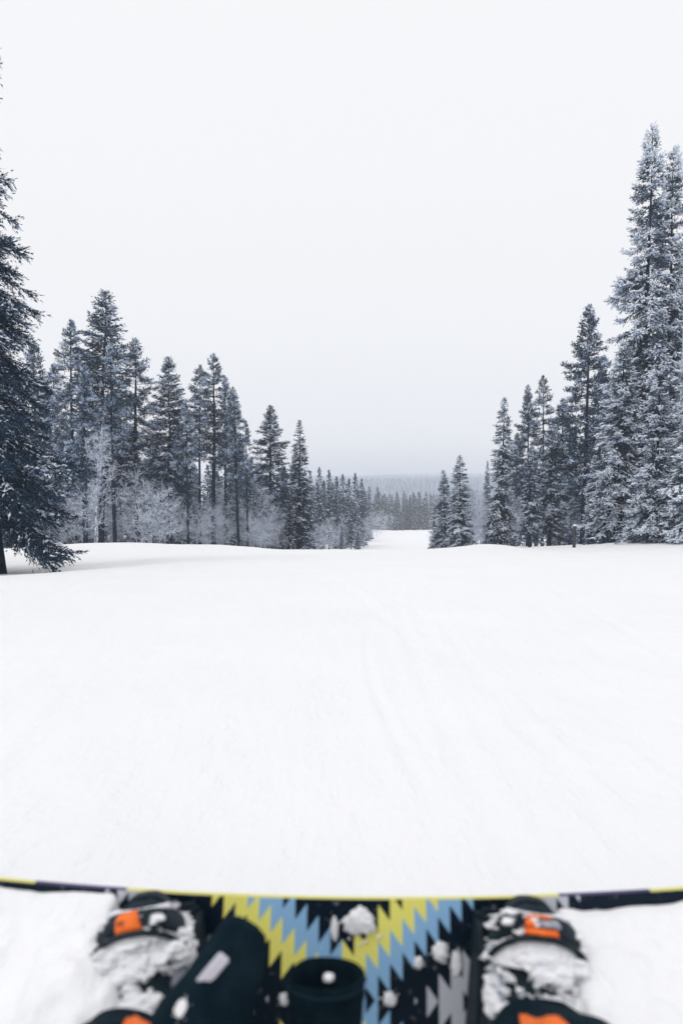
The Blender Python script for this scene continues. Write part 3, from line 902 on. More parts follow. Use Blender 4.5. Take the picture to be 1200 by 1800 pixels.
def deck_build(nt, b):
    tx = N(nt, 'ShaderNodeTexImage'); tx.image = gi
    uv = N(nt, 'ShaderNodeUVMap', uv_map='UVMap')
    nt.links.new(uv.outputs[0], tx.inputs[0])
    tc = N(nt, 'ShaderNodeTexCoord')
    n = N(nt, 'ShaderNodeTexNoise', Scale=55, Detail=6, Roughness=.7)
    nt.links.new(tc.outputs['Object'], n.inputs['Vector'])
    r = N(nt, 'ShaderNodeValToRGB')                       # dusting of fine powder on the topsheet
    r.color_ramp.elements[0].position = .60; r.color_ramp.elements[1].position = .80
    r.color_ramp.elements[0].color = (0, 0, 0, 1); r.color_ramp.elements[1].color = (.75, .75, .75, 1)
    nt.links.new(n.outputs['Fac'], r.inputs[0])
    m = N(nt, 'ShaderNodeMix', data_type='RGBA'); m.inputs[7].default_value = (.85, .86, .9, 1)
    nt.links.new(tx.outputs[0], m.inputs[6]); nt.links.new(r.outputs[0], m.inputs[0])
    nt.links.new(m.outputs[2], b.inputs['Base Color'])
M['deck'] = mat('topsheet', (.02, .02, .02), .45, .12, deck_build)
M['edge_yellow'] = mat('edge_yellow', (.74, .70, .22), .5, .3)
M['edge_dark'] = mat('edge_dark', (.045, .04, .10), .5, .3)
M['edge_lav'] = mat('edge_purple', (.07, .055, .15), .5, .3)
M['base'] = mat('base', (.03, .03, .04), .4, .3)

bt = thing('snowboard', 'black snowboard with yellow and blue zigzag print, standing on its edge in the snow', 'snowboard')
bt.matrix_world = BOARD_M
def half_w(s):
    a = np.abs(s)
    w_ = BW2 + a ** 2 / (2 * 6.3)
    tip = np.clip((a - .60) / .16, 0, 1)
    return w_ * np.sqrt(np.clip(1 - tip ** 2.4, 0.0004, 1))
ss = np.concatenate([np.linspace(-.76, -.56, 24), np.linspace(-.55, .55, 60), np.linspace(.56, .76, 24)])
hw = half_w(ss)
tt = np.linspace(-1, 1, 9)
SS, TT = np.meshgrid(ss, tt, indexing='ij')
lift = .05 * np.clip((np.abs(SS) - .60) / .16, 0, 1) ** 2
V = np.stack([SS, TT * hw[:, None], lift], -1)
n1, n2 = V.shape[:2]
i = np.arange(n1 - 1)[:, None] * n2; j = np.arange(n2 - 1)[None]
F = np.stack([i + j, i + n2 + j, i + n2 + j + 1, i + j + 1], -1).reshape(-1, 4)
uv = np.stack([(SS + .78) / 1.56, (TT * hw[:, None] + .17) / .34], -1).reshape(-1, 2)
obj('topsheet', make_mesh('topsheet', V.reshape(-1, 3), F, M['deck'], True, uv=uv), bt)
Vb = V.copy(); Vb[..., 2] -= .009
obj('base', make_mesh('board_base', Vb.reshape(-1, 3), F[:, ::-1], M['base'], True), bt)
ev, ef, em, nn = [], [], [], 0
for sg in (1, -1):
    A = np.stack([ss, sg * hw, lift[:, 0]], -1); B = A.copy(); B[:, 2] -= .009
    A2 = A.copy(); A2[:, 1] += sg * .0015; A2[:, 2] -= .001; B2 = B.copy(); B2[:, 1] += sg * .0015; B2[:, 2] += .001
    Q = np.stack([A, A2, B2, B], 1).reshape(-1, 3)
    for q in range(len(ss) - 1):
        sm = (ss[q] + ss[q + 1]) / 2
        for c in range(3):
            ef.append([nn + q * 4 + c, nn + (q + 1) * 4 + c, nn + (q + 1) * 4 + c + 1, nn + q * 4 + c + 1])
            if -.305 < sm < .305: mm = 0
            elif .305 <= sm < .42 or -.44 < sm <= -.305: mm = 2
            elif abs(sm) > .44: mm = 0 if sm < 0 else 0
            else: mm = 1
            em.append(mm)
    ev.append(Q); nn += len(Q)
obj('sidewall', make_mesh('sidewall', np.vstack(ev), np.array(ef), mats=[M['edge_yellow'], M['edge_dark'], M['edge_lav']], midx=em), bt)

# --- boots and bindings
M['boot'] = mat('boot', (.02, .025, .035), .7, .2, col_noise(35, (.003, .011, .018), (.012, .026, .038), 4, .4, .004, 90))
M['boot_grey'] = mat('boot_grey', (.25, .27, .32), .8, .15, col_noise(45, (.16, .19, .24), (.5, .52, .58), 5, .4, .004, 100))
M['strap'] = mat('strap_rubber', (.012, .02, .028), .6, .25, col_noise(60, (.004, .013, .022), (.012, .026, .036), 3, .3, .002, 150))
M['orange'] = mat('orange_rubber', (.90, .16, .02), .55, .25, col_noise(80, (.84, .14, .018), (.93, .20, .03), 3))
M['fabric'] = mat('black_fabric', (.004, .013, .021), .9, .08, col_noise(40, (.003, .0115, .019), (.007, .019, .029), 5, .5, .003, 260))
M['rim'] = mat('hem_fabric', (.012, .03, .042), .85, .1)
M['white_tab'] = mat('white_tab', (.80, .80, .88), .6, .2)
M['red'] = mat('red_trim', (.30, .03, .03), .6, .2)

SP = np.array([(.142, .045, .010, .010), (.132, .047, .032, .026), (.112, .052, .047, .038), (.085, .058, .053, .045), (.05, .066, .055, .053), (.01, .078, .055, .063),
               (-.025, .105, .056, .072), (-.038, .15, .057, .074), (-.022, .20, .059, .072), (.004, .25, .062, .073), (.03, .30, .065, .075)])
_c = np.linspace(0, 1, len(SP))
_u = np.linspace(0, 1, 400)
def _sm(col):
    y = np.interp(_u, _c, SP[:, col])
    k = np.hanning(41); k /= k.sum()
    yp = np.concatenate([2 * y[0] - y[20:0:-1], y, 2 * y[-1] - y[-2:-22:-1]])
    return np.convolve(yp, k, 'valid')
SPs = np.stack([_sm(c) for c in range(4)], -1)
TG = nrm(np.gradient(SPs[:, :2], axis=0))
def boot_pt(u, phi, off=0.0, sx=0.0, yaw=0.0, raw=False):
    """local board coordinates of the boot surface"""
    t = np.interp(u, _u, SPs[:, 0]); n = np.interp(u, _u, SPs[:, 1]); a = np.interp(u, _u, SPs[:, 2]) + off; b = np.interp(u, _u, SPs[:, 3]) + off
    tt_ = np.interp(u, _u, TG[:, 0]); tn = np.interp(u, _u, TG[:, 1])
    c = np.cos(phi); s = np.sin(phi)
    e_ = .82
    ls = np.sign(c) * np.abs(c) ** e_ * a; lm = np.sign(s) * np.abs(s) ** e_ * b
    pt = t + lm * tn; pn = n - lm * tt_
    pn = np.maximum(pn, .028 - .004)
    x = ls * 1.03; y = pt
    cy, sy = math.cos(yaw), math.sin(yaw)
    return np.stack([sx + x * cy + y * sy, -x * sy + y * cy, pn], -1)

def grid_faces(n1, n2, closed=False):
    i = np.arange(n1 - 1)[:, None] * n2
    j = np.arange(n2 if closed else n2 - 1)[None]
    return np.stack([i + j, i + (j + 1) % n2, i + n2 + (j + 1) % n2, i + n2 + j], -1).reshape(-1, 4)

def patch(u0, u1, p0, p1, o0, o1, sx, yaw, nu=10, nphi=36, shape=None):
    """slab lying on the boot between two offsets; shape(u', phi') may move the corners"""
    a, b = np.meshgrid(np.linspace(0, 1, nu), np.linspace(0, 1, nphi), indexing='ij')
    if shape: U, PH_ = shape(a, b)
    else: U = u0 + (u1 - u0) * a; PH_ = p0 + (p1 - p0) * b
    dome = (np.sin(np.pi * np.clip(a, 0, 1)) ** .35) * (np.sin(np.pi * np.clip(b, 0, 1)) ** .15)
    top = boot_pt(U, PH_, o0 + (o1 - o0) * dome, sx, yaw); bot = boot_pt(U, PH_, o0 - .002, sx, yaw)
    V = np.concatenate([top.reshape(-1, 3), bot.reshape(-1, 3)])
    f = grid_faces(nu, nphi); n = nu * nphi
    Fs = [f, f[:, ::-1] + n]
    def rim(idx):
        a_, b_ = idx[:-1], idx[1:]
        Fs.append(np.stack([a_, b_, b_ + n, a_ + n], -1))
    rim(np.arange(nphi)); rim(np.arange(nphi) + (nu - 1) * nphi); rim(np.arange(nu) * nphi); rim(np.arange(nu) * nphi + nphi - 1)
    return V, np.vstack(Fs)

def toworld(V): return np.asarray(Matrix(BOARD_M))[:3, :3] @ V.T
def LW(V):
    m = np.array(BOARD_M)
    return V @ m[:3, :3].T + m[:3, 3]

person = thing('person', 'seated rider seen from the knees down, black trousers and snow-covered snowboard boots', 'person', (0, 0, gz(0, 0)))
PL = np.array([0, 0, gz(0, 0)])
def rbox(x0, x1, y0, y1, z0, z1, b=.004):
    """bevelled box"""
    import bmesh
    bm = bmesh.new(); bmesh.ops.create_cube(bm, size=1)
    for v in bm.verts:
        v.co = Vector(((x0 + x1) / 2 + v.co.x * (x1 - x0), (y0 + y1) / 2 + v.co.y * (y1 - y0), (z0 + z1) / 2 + v.co.z * (z1 - z0)))
    bmesh.ops.bevel(bm, geom=bm.edges[:], offset=b, segments=2, affect='EDGES')
    me = bpy.data.meshes.new('part'); bm.to_mesh(me); bm.free()
    return me

def snow_shell(sx, yaw, seed, u0, u1, p0, p1, thr, amp, base, nu=150, nphi=150, more=None):
    a, b = np.meshgrid(np.linspace(u0, u1, nu), np.linspace(p0, p1, nphi), indexing='ij')
    x = b * .058 * 100; y = a * .44 * 100
    f = .38 * fbm(x / .5, y / .5, seed + 77, 3) + 1.15 * fbm(x / 2.4 + .6 * vnoise(x / .9, y / .9, seed + 3), y / 2.2 + .6 * vnoise(x / .9, y / .9, seed + 4), seed, 5)
    th = thr if more is None else thr - more(a, b)
    h = (f - th) * amp
    h = base - .004 + .0095 * smooth(h, -.003, .006) + .25 * np.clip(h, 0, .02)
    edge = np.minimum(np.minimum(a - u0, u1 - a) / (u1 - u0), np.minimum(b - p0, p1 - b) / (p1 - p0))
    h = h - .02 * (1 - smooth(edge, 0, .03))
    V = boot_pt(a, b, h + fbm(x / .5, y / .5, seed + 9, 2) * .0022, sx, yaw)
    return V.reshape(-1, 3), grid_faces(nu, nphi)

def build_foot(sx, yaw, seed, out):
    left = sx < 0
    nm = 'left' if left else 'right'
    # boot (worn by the person)
    uu, pp = np.meshgrid(np.linspace(0, 1, 70), np.linspace(0, 2 * np.pi, 48, endpoint=False), indexing='ij')
    lace = .0022 * np.sin(uu * 150) * (np.sin(pp) > .6) * (uu > .35)
    V = boot_pt(uu, pp, lace, sx, yaw).reshape(-1, 3)
    F = grid_faces(70, 48, True)
    bo = obj('boot', make_mesh('boot', LW(V) - PL, F, M['boot'], True), person)
    # sole
    th = np.linspace(0, 2 * np.pi, 48, endpoint=False)
    oy = np.sin(th) * .150 - .004; ox = np.cos(th) * (.052 + .006 * np.sin(th))
    ox = np.sign(ox) * np.abs(ox / .058) ** .7 * .056
    cy, sy = math.cos(yaw), math.sin(yaw)
    ring = np.stack([sx + ox * cy + oy * sy, -ox * sy + oy * cy], -1)
    Vs = np.concatenate([np.column_stack([ring, np.full(48, .026)]), np.column_stack([ring, np.full(48, .044)])])
    Fs = np.stack([np.arange(48), (np.arange(48) + 1) % 48, (np.arange(48) + 1) % 48 + 48, np.arange(48) + 48], -1)
    Vs = np.vstack([Vs, [[sx, 0, .026]], [[sx, 0, .044]]])
    T3 = np.vstack([Fs[:, [0, 1, 2]], Fs[:, [0, 2, 3]],
                    np.stack([(np.arange(48) + 1) % 48, np.arange(48), np.full(48, 96)], -1),
                    np.stack([np.arange(48) + 48, (np.arange(48) + 1) % 48 + 48, np.full(48, 97)], -1)])
    obj('sole', make_mesh('sole', LW(Vs) - PL, T3, M['strap'], False), bo)
    # grey side panels on the boot
    for sg in (0, 1):
        V, F = patch(.30, .62, (.05 if sg else np.pi - .75), (.75 if sg else np.pi - .05), .001, .004, sx, yaw, 14, 14)
        obj('side_panel', make_mesh('side_panel', LW(V) - PL, F, M['boot_grey'], True), bo)
    # caked snow on the boot
    V, F = snow_shell(sx, yaw, seed, .25, .80, -.35, np.pi + .35, -.04 if left else -.16, .035, .001,
                      more=lambda a, b: -.45 * np.exp(-((a - (.55 if left else .5)) / .05) ** 2) * (.5 + np.sin(b * 2 + seed)) )
    obj('snow_crust', make_mesh('snow_crust', LW(V) - PL, F, M['clump'], True), bo, kind='stuff')

    # binding (screwed to the board)
    bind = obj('binding', None, bt)
    sub = lambda name, me: obj(name, me, bind)
    bp_ = rbox(-.066, .066, -.135, .118, .002, .022, .006)
    R2 = Matrix.Translation((sx, 0, 0)) @ Matrix.Rotation(-yaw, 4, 'Z')
    bp_.transform(R2); bp_.materials.append(M['strap']); sub('baseplate', bp_)
    for sg in (-1, 1):
        pts = np.array([(-.14, .12), (-.09, .115), (-.04, .085), (.02, .062), (.08, .05), (.105, .03), (.105, .004), (-.14, .004)])
        k = len(pts); x0, x1 = sg * .062, sg * .070
        V = np.concatenate([np.column_stack([np.full(k, x0), pts]), np.column_stack([np.full(k, x1), pts]), [[x0, -.02, .04]], [[x1, -.02, .04]]])
        a_ = np.arange(k); b_ = (a_ + 1) % k
        F = np.vstack([np.stack([a_, b_, b_ + k], -1), np.stack([a_, b_ + k, a_ + k], -1), np.stack([b_, a_, np.full(k, 2 * k)], -1), np.stack([a_ + k, b_ + k, np.full(k, 2 * k + 1)], -1)])
        me = make_mesh('side_rail', V, F, M['strap']); me.transform(R2); sub('side_rail', me)
    # highback behind the shaft
    V, F = patch(.60, .98, np.pi + .35, 2 * np.pi - .35, .006, .012, sx, yaw, 14, 24)
    sub('highback', make_mesh('highback', V, F, M['strap'], True))
    # toe strap: arch over the toe
    V, F = patch(.135, .30, -.05, np.pi + .05, .003, .012, sx, yaw, 12, 44,
                 shape=lambda a, b: (.085 + .125 * a + .12 * (2 * b - 1) ** 2 * (.4 + .6 * a), -.05 + (np.pi + .1) * b))
    sub('toe_strap', make_mesh('toe_strap', V, F, M['strap'], True))
    # raised rim along the lower strap edge
    V, F = patch(0, 0, 0, 0, .010, .017, sx, yaw, 6, 44,
                 shape=lambda a, b: (.198 + .03 * a + .12 * (2 * b - 1) ** 2, .25 + (np.pi - .5) * b))
    sub('strap_rim', make_mesh('strap_rim', V, F, M['strap'], True))
    # orange panel
    ph0, ph1 = (1.50, 1.96) if left else (1.15, 1.75)
    if left:
        V, F = patch(0, 0, 0, 0, .011, .018, sx, yaw, 8, 8,
                     shape=lambda a, b: (.080 + .122 * a + .03 * b - .02 * b * a, ph0 + (ph1 - ph0) * b - .14 * (a - .5)))
        sub('strap_panel', make_mesh('strap_panel', V, F, M['orange'], True))
        for q in (-1, 0, 1):                                 # small dark three-stroke mark
            V, F = patch(0, 0, 0, 0, .0182, .0192, sx, yaw, 4, 3,
                         shape=lambda a, b: (.141 + .026 * a + .004 * q * q, 1.76 + q * .05 + .025 * b))
            sub('strap_mark', make_mesh('strap_mark', V, F, M['strap'], False))
    else:
        for (ua, ub, pa, pb) in ((.092, .118, 1.32, 1.92), (.118, .170, 1.66, 1.92), (.170, .205, 1.28, 1.92)):
            V, F = patch(ua, ub, pa, pb, .011, .0185, sx, yaw, 6, 8)
            sub('strap_panel', make_mesh('strap_panel', V, F, M['orange'], False))
        V, F = patch(.120, .168, 1.16, 1.65, .011, .0175, sx, yaw, 6, 8)
        sub('ladder_tip', make_mesh('ladder_tip', V, F, M['boot_grey'], False))
    # buckle frame and ladder teeth
    c = 1.10 if left else 2.32
    for (ua, ub, pa, pb) in ((.12, .133, c - .26, c + .26), (.182, .196, c - .26, c + .26), (.133, .182, c - .26, c - .18), (.133, .182, c + .18, c + .26)):
        V, F = patch(ua, ub, pa, pb, .012, .021, sx, yaw, 5, 6)
        sub('buckle', make_mesh('buckle', V, F, M['strap'], False))
    # snow packed into the buckle
    V, F = patch(.130, .185, c - .17, c + .17, .010, .022, sx, yaw, 8, 10)
    V = V + np.stack([vnoise(V[:, 0] * 200, V[:, 1] * 200, 5 + k) * .003 for k in range(3)], -1)
    o = sub('packed_snow', make_mesh('packed_snow', V, F, M['clump'], True))
    # ankle strap
    V, F = patch(0, 0, 0, 0, .004, .014, sx, yaw, 10, 40,
                 shape=lambda a, b: (.52 + .11 * a - .05 * (2 * b - 1) ** 2, -.1 + (np.pi + .2) * b))
    sub('ankle_strap', make_mesh('ankle_strap', V, F, M['boot_grey' if left else 'strap'], True))
    # snow stuck on the straps
    V, F = snow_shell(sx, yaw, seed + 40, .08, .34, -.1, np.pi + .1, .20 if left else .24, .035, .010, 130, 150,
                      more=lambda a, b: -.55 * np.exp(-((b - (ph0 + ph1) / 2) / .38) ** 2) * (a < .25))
    o = sub('snow_crust', make_mesh('strap_snow', V, F, M['clump'], True)); o['kind'] = 'stuff'
    # ratchet lever on the outer side
    lev = rbox(-.008, .008, -.018, .012, -.006, .006, .003)
    pl = boot_pt(np.array(.30), np.array(np.pi + .0 if left else 0.0), .02, sx, yaw)
    lev.transform(Matrix.Translation(Vector(pl)) @ Matrix.Rotation(.5, 4, 'Z'))
    lev.materials.append(M['strap'] if left else M['orange']); sub('lever', lev)

SXL = deck_at(276, 1650, .05)[0]; SXR = deck_at(920, 1650, .05)[0]
build_foot(SXL, R(-9), 101, -1)
build_foot(SXR, R(6), 202, 1)

# trousers: one continuous skinned surface
me = bpy.data.meshes.new('trousers_cage')
def hem(sx, yaw, u, off_t=0):
    t = np.interp(u, _u, SPs[:, 0]); n = np.interp(u, _u, SPs[:, 1])
    return LW(np.array([[sx + t * math.sin(yaw), t + off_t, n]]))[0]
hl0, hl1 = hem(SXL + .012, R(-9), .63), hem(SXL, R(-9), .96)
hr0, hr1 = hem(SXR, R(6), .60), hem(SXR, R(6), .96)
cage = [(0, -.04, .12), (-.11, .02, .12), (-.19, .24, .15), (-.225, .42, .185), tuple(hl1 * .6 + np.array((-.225, .42, .185)) * .4), tuple(hl1), tuple(hl0),
        (.11, .02, .12), (.19, .24, .15), (.225, .42, .185), tuple(hr1 * .6 + np.array((.225, .42, .185)) * .4), tuple(hr1), tuple(hr0), (0, -.12, .22)]
rad_ = [.16, .115, .10, .088, .084, .086, .088, .115, .10, .088, .084, .086, .088, .155]
ed = [(0, 1), (1, 2), (2, 3), (3, 4), (4, 5), (5, 6), (0, 7), (7, 8), (8, 9), (9, 10), (10, 11), (11, 12), (0, 13)]
me.from_pydata([tuple(np.array(c)) for c in cage], ed, [])
tro = bpy.data.objects.new('trousers', me); COL.objects.link(tro)
tro.modifiers.new('skin', 'SKIN')
sk = me.skin_vertices[0].data
for i_, r_ in enumerate(rad_):
    sk[i_].radius = (r_, r_); sk[i_].use_root = (i_ == 0)
sb = tro.modifiers.new('sub', 'SUBSURF'); sb.levels = 4; sb.render_levels = 4
dg = bpy.context.evaluated_depsgraph_get()
em_ = bpy.data.meshes.new_from_object(tro.evaluated_get(dg))
bpy.data.objects.remove(tro)
nv = len(em_.vertices)
co = np.empty(nv * 3, np.float32); em_.vertices.foreach_get('co', co); co = co.reshape(-1, 3).astype(float)
no = np.empty(nv * 3, np.float32); em_.vertices.foreach_get('normal', no); no = no.reshape(-1, 3)
fold = fbm(co[:, 0] * 16 + co[:, 2] * 9, co[:, 1] * 22 - co[:, 2] * 12, 61, 3) * .016
co = co + no * fold[:, None]
em_.vertices.foreach_set('co', (co - PL).astype(np.float32).ravel())
em_.materials.clear(); em_.materials.append(M['fabric'])
em_.polygons.foreach_set('use_smooth', np.ones(len(em_.polygons), bool)); em_.update()
tro = obj('trousers', em_, person)
from mathutils.bvhtree import BVHTree
bvh = BVHTree.FromPolygons([Vector(c) for c in co], [tuple(p.vertices) for p in em_.polygons])
def drape(corners, name, m, off=.003, k=16, parent=tro, thick=.002):
    """quad cloth panel laid on the trousers where the sight lines through four picture corners meet them"""
    pts = []
    for px, row in corners:
        d = F_ + np.array([1, 0, 0]) * (px - 600) / 1200 - U_ * (row - 900) / 1200
        hit = bvh.ray_cast(Vector(CAM), Vector(d).normalized())
        if hit[0] is None: return None
        pts.append(np.array(hit[0]))
    a, b = np.meshgrid(np.linspace(0, 1, k), np.linspace(0, 1, k), indexing='ij')
    Pq = ((1 - a) * (1 - b))[..., None] * pts[0] + ((1 - a) * b)[..., None] * pts[1] + (a * b)[..., None] * pts[2] + (a * (1 - b))[..., None] * pts[3]
    V1 = []
    for p in Pq.reshape(-1, 3):
        loc, nor, _, _ = bvh.find_nearest(Vector(p))
        V1.append(np.array(loc + nor * off))
    V1 = np.array(V1)
    f = grid_faces(k, k)
    return obj(name, make_mesh(name, V1 - PL, f, m, True), parent)
drape([(178, 1850), (236, 1790), (262, 1806), (228, 1880)], 'orange_panel', M['orange'])
drape([(914, 1786), (1000, 1806), (1005, 1860), (925, 1850)], 'orange_panel', M['orange'])

# --- gloves
def glove(name, label, base, axis, flat, ra, rb, length, tab=None, rz=0):
    """gauntlet: open cuff at the top end, mitten below; base = centre of the cuff mouth, axis points from the mouth to the fingers"""
    axis = nrm(np.array(axis, float)); A = nrm(np.cross(axis, np.array(flat, float))); B = nrm(np.cross(A, axis))
    t = thing(name, label, 'glove', tuple(base))
    th = np.linspace(0, 2 * np.pi, 64, endpoint=False)
    def ringpts(z, a, b, wob=0.0, sd=0):
        w_ = 1 + wob * vnoise(th * 1.9, th * 0 + z * 30, 7 + sd)
        return (np.cos(th) * a * w_)[:, None] * A + (np.sin(th) * b * w_)[:, None] * B + axis * z
    zs = [(.085, .80, .75), (.05, .88, .82), (.02, .93, .88), (.004, .965, .94), (0, .985, .97), (-.0025, 1.0, 1.0), (0, 1.02, 1.03), (.006, 1.035, 1.05), (.03, 1.03, 1.04),
          (.07, 1.0, 1.0), (.10, .93, .93), (.12, .86, .9), (.135, .90, .95), (.165, 1.03, 1.05), (.20, 1.06, 1.05), (.235, .98, .92), (.26, .75, .7), (.275, .35, .35), (.278, .03, .03)]
    k = 11
    cuff = np.array([ringpts(z * length / .28, ra * a, rb * b, .12 if z > .01 else .07, 1) for z, a, b in zs[:k]])
    F = grid_faces(k, 64, True)
    c = obj('cuff', make_mesh('cuff', cuff.reshape(-1, 3), F, M['fabric'], True), t)
    V, F2 = tube(np.vstack([cuff[7], cuff[7][:1]]) + axis * .003, .0014, 6, False)
    obj('piping', make_mesh('piping', V, F2, M['rim'], True), c)
    V, F2 = tube(np.vstack([cuff[8], cuff[8][:1]]) * 1.0, .0016, 6, False)
    obj('seam', make_mesh('seam', V, F2, M['fabric'], True), c)
    hand = np.array([ringpts(z * length / .28, ra * a, rb * b, .05, 2) for z, a, b in zs[k - 1:]])
    obj('palm', make_mesh('palm', hand.reshape(-1, 3), grid_faces(len(hand), 64, True), M['fabric'], True), t)
    z0 = .15 * length / .28
    tp = np.array([A * ra * .6 + axis * z0, A * ra * 1.15 + axis * (z0 + .02), A * ra * 1.5 + axis * (z0 + .05), A * ra * 1.6 + axis * (z0 + .075)])
    V, F3 = tube(tp, np.array([.022, .021, .018, .010]), 16)
    obj('thumb', make_mesh('thumb', V, F3, M['fabric'], True), t)
    return t, A, B, axis, ringpts
def cam_pt(px, row, depth):
    return CAM + depth * (F_ + np.array([1, 0, 0]) * (px - 600) / 1200 - U_ * (row - 900) / 1200)
glove('glove', 'black glove standing cuff up between the boots, its open mouth facing the camera', cam_pt(573, 1712, .80), (.0, -.10, -1), (0, 1, 0), .0435, .031, .20)
gb = cam_pt(404, 1700, .80)
g2 = thing('glove', 'black glove lying slantwise against the left boot, white tab on its cuff', 'glove', tuple(gb))
gax = nrm(cam_pt(318, 1900, .72) - gb)
gA = nrm(np.cross(gax, -F_)); gB = nrm(np.cross(gA, gax))
th = np.linspace(0, 2 * np.pi, 64, endpoint=False)
def gring(z, a, b):
    a, b = a * .86, b * .86
    w_ = 1 + .05 * vnoise(th * 1.7, th * 0 + z * 40, 17) + .20 * vnoise(th * 2.6 + z * 55, th * 0 + z * 30, 19)
    return (np.cos(th) * a * w_)[:, None] * gA + (np.sin(th) * b * w_)[:, None] * gB + gax * z
prof = [(-.05, .002, .003), (-.05, .018, .010), (-.046, .030, .016), (-.034, .037, .022), (-.01, .044, .028), (.02, .052, .034), (.06, .066, .04), (.11, .070, .042), (.14, .066, .040)]
V = np.array([gring(*p) for p in prof])
cf = obj('cuff', make_mesh('cuff_two', V.reshape(-1, 3), grid_faces(len(prof), 64, True), M['fabric'], True), g2)
prof = [(.14, .066, .040), (.17, .066, .040), (.20, .058, .034), (.225, .04, .025), (.235, .004, .004)]
V = np.array([gring(*p) for p in prof])
obj('palm', make_mesh('palm_two', V.reshape(-1, 3), grid_faces(len(prof), 64, True), M['fabric'], True), g2)
V, F3 = tube(np.array([gA * .04 + gax * .12, gA * .07 + gax * .14, gA * .085 + gax * .17]), np.array([.02, .019, .01]), 16)
obj('thumb', make_mesh('thumb_two', V, F3, M['fabric'], True), g2)
# tab: a small stitched strip on the cuff, facing the viewer
tm = rbox(-.0075, .0075, -.028, .028, 0, .004, .0018)
c3 = cam_pt(366, 1714, 1.0) - CAM; c3 = CAM + c3 * .735
dax = nrm(cam_pt(388, 1688, .75) - cam_pt(343, 1742, .745))
nx = nrm(np.cross(dax, -F_)); nz = nrm(np.cross(nx, dax)); 
if nz.dot(F_) > 0: nz = -nz
mm_ = Matrix(np.column_stack([nx, dax, nz]).tolist()).to_4x4()
# bring the strip onto the glove surface
gv = [Vector(v) for v in (V * 0)] if False else None
cv = np.array([gring(*p) for p in [(-.05, .002, .003), (-.05, .018, .010), (-.046, .030, .016), (-.034, .037, .022), (-.01, .044, .028), (.02, .052, .034), (.06, .066, .04), (.11, .070, .042), (.14, .066, .040)]]).reshape(-1, 3) + gb
gbv = BVHTree.FromPolygons([Vector(c) for c in cv], [tuple(int(x) for x in f) for f in grid_faces(9, 64, True)])
hit = gbv.ray_cast(Vector(CAM), Vector(nrm(c3 - CAM)))
if hit[0] is not None: c3 = np.array(hit[0]) - nrm(c3 - CAM) * .001
tm.transform(Matrix.Translation(Vector(c3 - gb)) @ mm_)
tm.materials.append(M['white_tab']); obj('tab', tm, cf)

# --- snow banked against the ends of the board
def bank(sg, name):
    ns_, nw = 190, 120
    a, b = np.meshgrid(np.linspace(.235, 1.05, ns_), np.linspace(0, 1, nw) ** 1.3 * .85, indexing='ij')
    s = a * sg
    lim = half_w(np.minimum(a, .62))
    top = lim - (.008 if sg < 0 else .014) - .010 * fbm(a * 14, a * 0, 3 + sg, 3) - .10 * smooth(a, .72, 1.0)
    inner = smooth(a + (.05 if sg < 0 else .01) * smooth(b, .02, .12) + .02 * fbm(a * 9, b * 12, 9, 2), .245 if sg > 0 else .265, .315 if sg > 0 else .335)
    base_p = BW(s, top * inner + (-.12) * (1 - inner), .0015)
    x = base_p[..., 0]; y = base_p[..., 1] - b
    g = ground(x, y, False)
    z0 = base_p[..., 2]
    fall = np.exp(-(b / .42) ** 2) * (1 - .10 * smooth(b, 0, .05))
    z = g + .035 * inner + (z0 - g - .035 * inner) * fall
    z = z + (fbm(x / .11, y / .09, 41 + sg, 4) * .022 + fbm(x / .03, y / .03, 47 + sg, 3) * .006) * smooth(b, 0, .05) * (1 - smooth(b, .7, .85))
    z = z - .05 * smooth(a, .95, 1.05) - .05 * smooth(b, .75, .85)
    V = np.stack([x, y, z], -1).reshape(-1, 3)
    F = grid_faces(ns_, nw)
    obj(name, make_mesh(name, V, F, M['clump_big'], True), kind='structure')
M['clump_big'] = M['snow']
bank(-1, 'snow_bank'); bank(1, 'snow_bank')

# --- loose clumps of snow on the deck
def blob(seed, rx, ry, rz_, sub=4):
    import bmesh
    bm = bmesh.new(); bmesh.ops.create_icosphere(bm, subdivisions=sub, radius=1)
    V = np.array([v.co[:] for v in bm.verts]); F = np.array([[v.index for v in f.verts] for f in bm.faces]); bm.free()
    f = fbm(V[:, 0] * 2.1 + V[:, 2] * 1.7 + seed, V[:, 1] * 2.1 - V[:, 2] * 1.3, seed, 4)
    V = V * (1 + .38 * f)[:, None]
    V[:, 2] = np.maximum(V[:, 2], -.35)
    return V * np.array([rx, ry, rz_]), F
clumps = [(631, 1622, .020, .017, .007, 'large round snow clump on the deck right above the standing glove'),
          (774, 1675, .010, .012, .007, 'egg-shaped snow clump on the blue zigzags beside the right boot'),
          (685, 1757, .009, .009, .007, 'small snow ball low on the deck right of the standing glove'),
          (735, 1693, .006, .008, .005, 'tiny snow crumb at the tip of a blue zigzag'),
          (588, 1634, .005, .014, .003, 'thin smear of snow left of the large clump on the deck'),
          (499, 1757, .006, .007, .005, 'tiny snow crumb on the deck left of the standing glove'),
          (443, 1738, .006, .010, .005, 'small snow flake on the black deck beside the slanting glove'),
          (412, 1638, .010, .010, .006, 'snow crumb between the left boot and the yellow zigzags'),
          (803, 1695, .007, .014, .0025, 'flattened snow patch against the inner side of the right binding')]
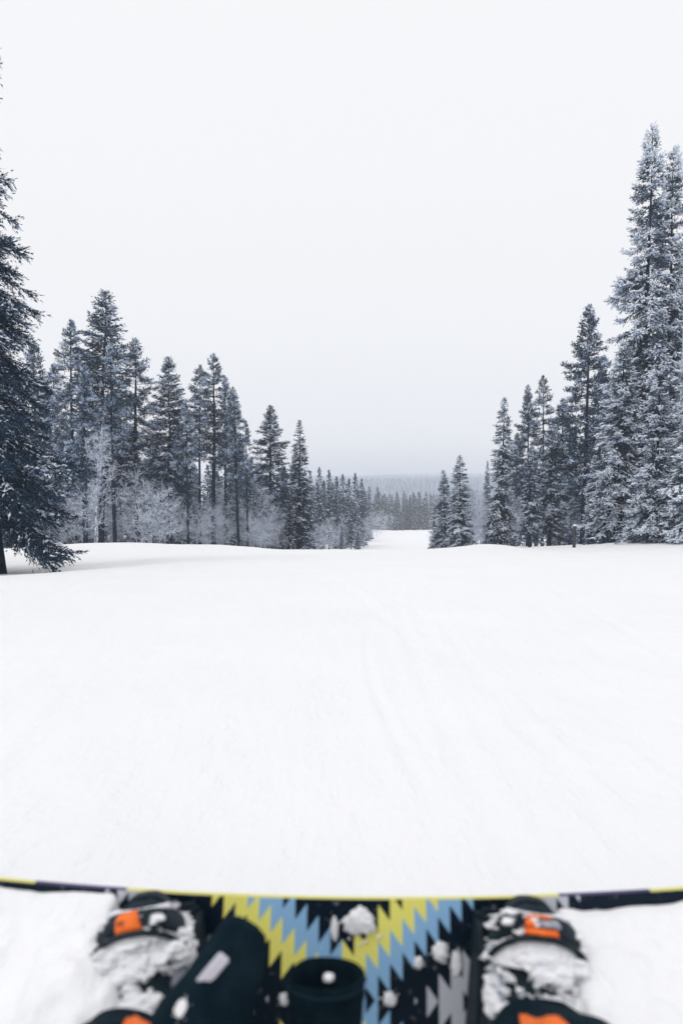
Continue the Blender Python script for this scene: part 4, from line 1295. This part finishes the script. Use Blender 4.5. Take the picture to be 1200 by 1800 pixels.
def crumbly(seed, rx, ry, rz_):
    """one clump with the crumbs that broke off it"""
    rg = np.random.default_rng(seed)
    V, F = blob(seed, rx, ry, rz_, 5)
    V[:, :] += V * (fbm(V[:, 0] * 260 + 9, V[:, 1] * 260 + V[:, 2] * 150, seed + 2, 3) * .16)[:, None]
    parts = [(V, F)]
    for q in range(16 if rx > .015 else 8):
        a = rg.uniform(0, 6.28); d = rg.uniform(.85, 1.9)
        r = rg.uniform(.05, .20) * rx * (1.6 - .5 * d)
        W, G = blob(seed + q + 1, r * rg.uniform(.7, 1.4), r, r * .7, 2)
        parts.append((W + np.array([math.cos(a) * rx * d, math.sin(a) * ry * d, -rz_ * .3 + r * .3]), G))
    return merge(parts)
for i_, (px, row, rx, ry, rz_, lb) in enumerate(clumps):
    s_, t_ = deck_at(px, row, .004)
    V, F = crumbly(300 + i_ * 31, rx, ry, rz_)
    me = make_mesh('clump', V, F, M['clump'], True)
    o = obj('snow_clump', me)
    o.matrix_world = BOARD_M @ Matrix.Translation((s_, t_, rz_ * .3 + .0005))
    o['label'] = lb; o['category'] = 'snow clump'; o['group'] = 'snow clumps on the deck'
hit = gbv.ray_cast(Vector(CAM), Vector(nrm(cam_pt(318, 1772, 1) - CAM)))
if hit[0] is not None:
    V, F = crumbly(777, .006, .009, .0012)
    o = obj('snow_clump', make_mesh('clump', V, F, M['clump'], True))
    q_ = Vector(hit[1]) if hit[1].dot(Vector(F_)) < 0 else -hit[1]
    o.matrix_world = Matrix.Translation(hit[0]) @ q_.to_track_quat('Z', 'Y').to_matrix().to_4x4()
    o['label'] = 'thin patch of snow stuck on the slanting glove by the left boot'; o['category'] = 'snow clump'; o['group'] = 'snow clumps on the deck'
V, F = blob(400, .006, .005, .005)
o = obj('snow_clump', make_mesh('clump', V, F, M['clump'], True)); o.location = cam_pt(577, 1719, .79)
o['label'] = 'tiny snow crumb caught in the mouth of the standing glove'; o['category'] = 'snow clump'; o['group'] = 'snow clumps on the deck'
TRI_TOTAL = sum(len(p.vertices) - 2 for m_ in [] for p in [])
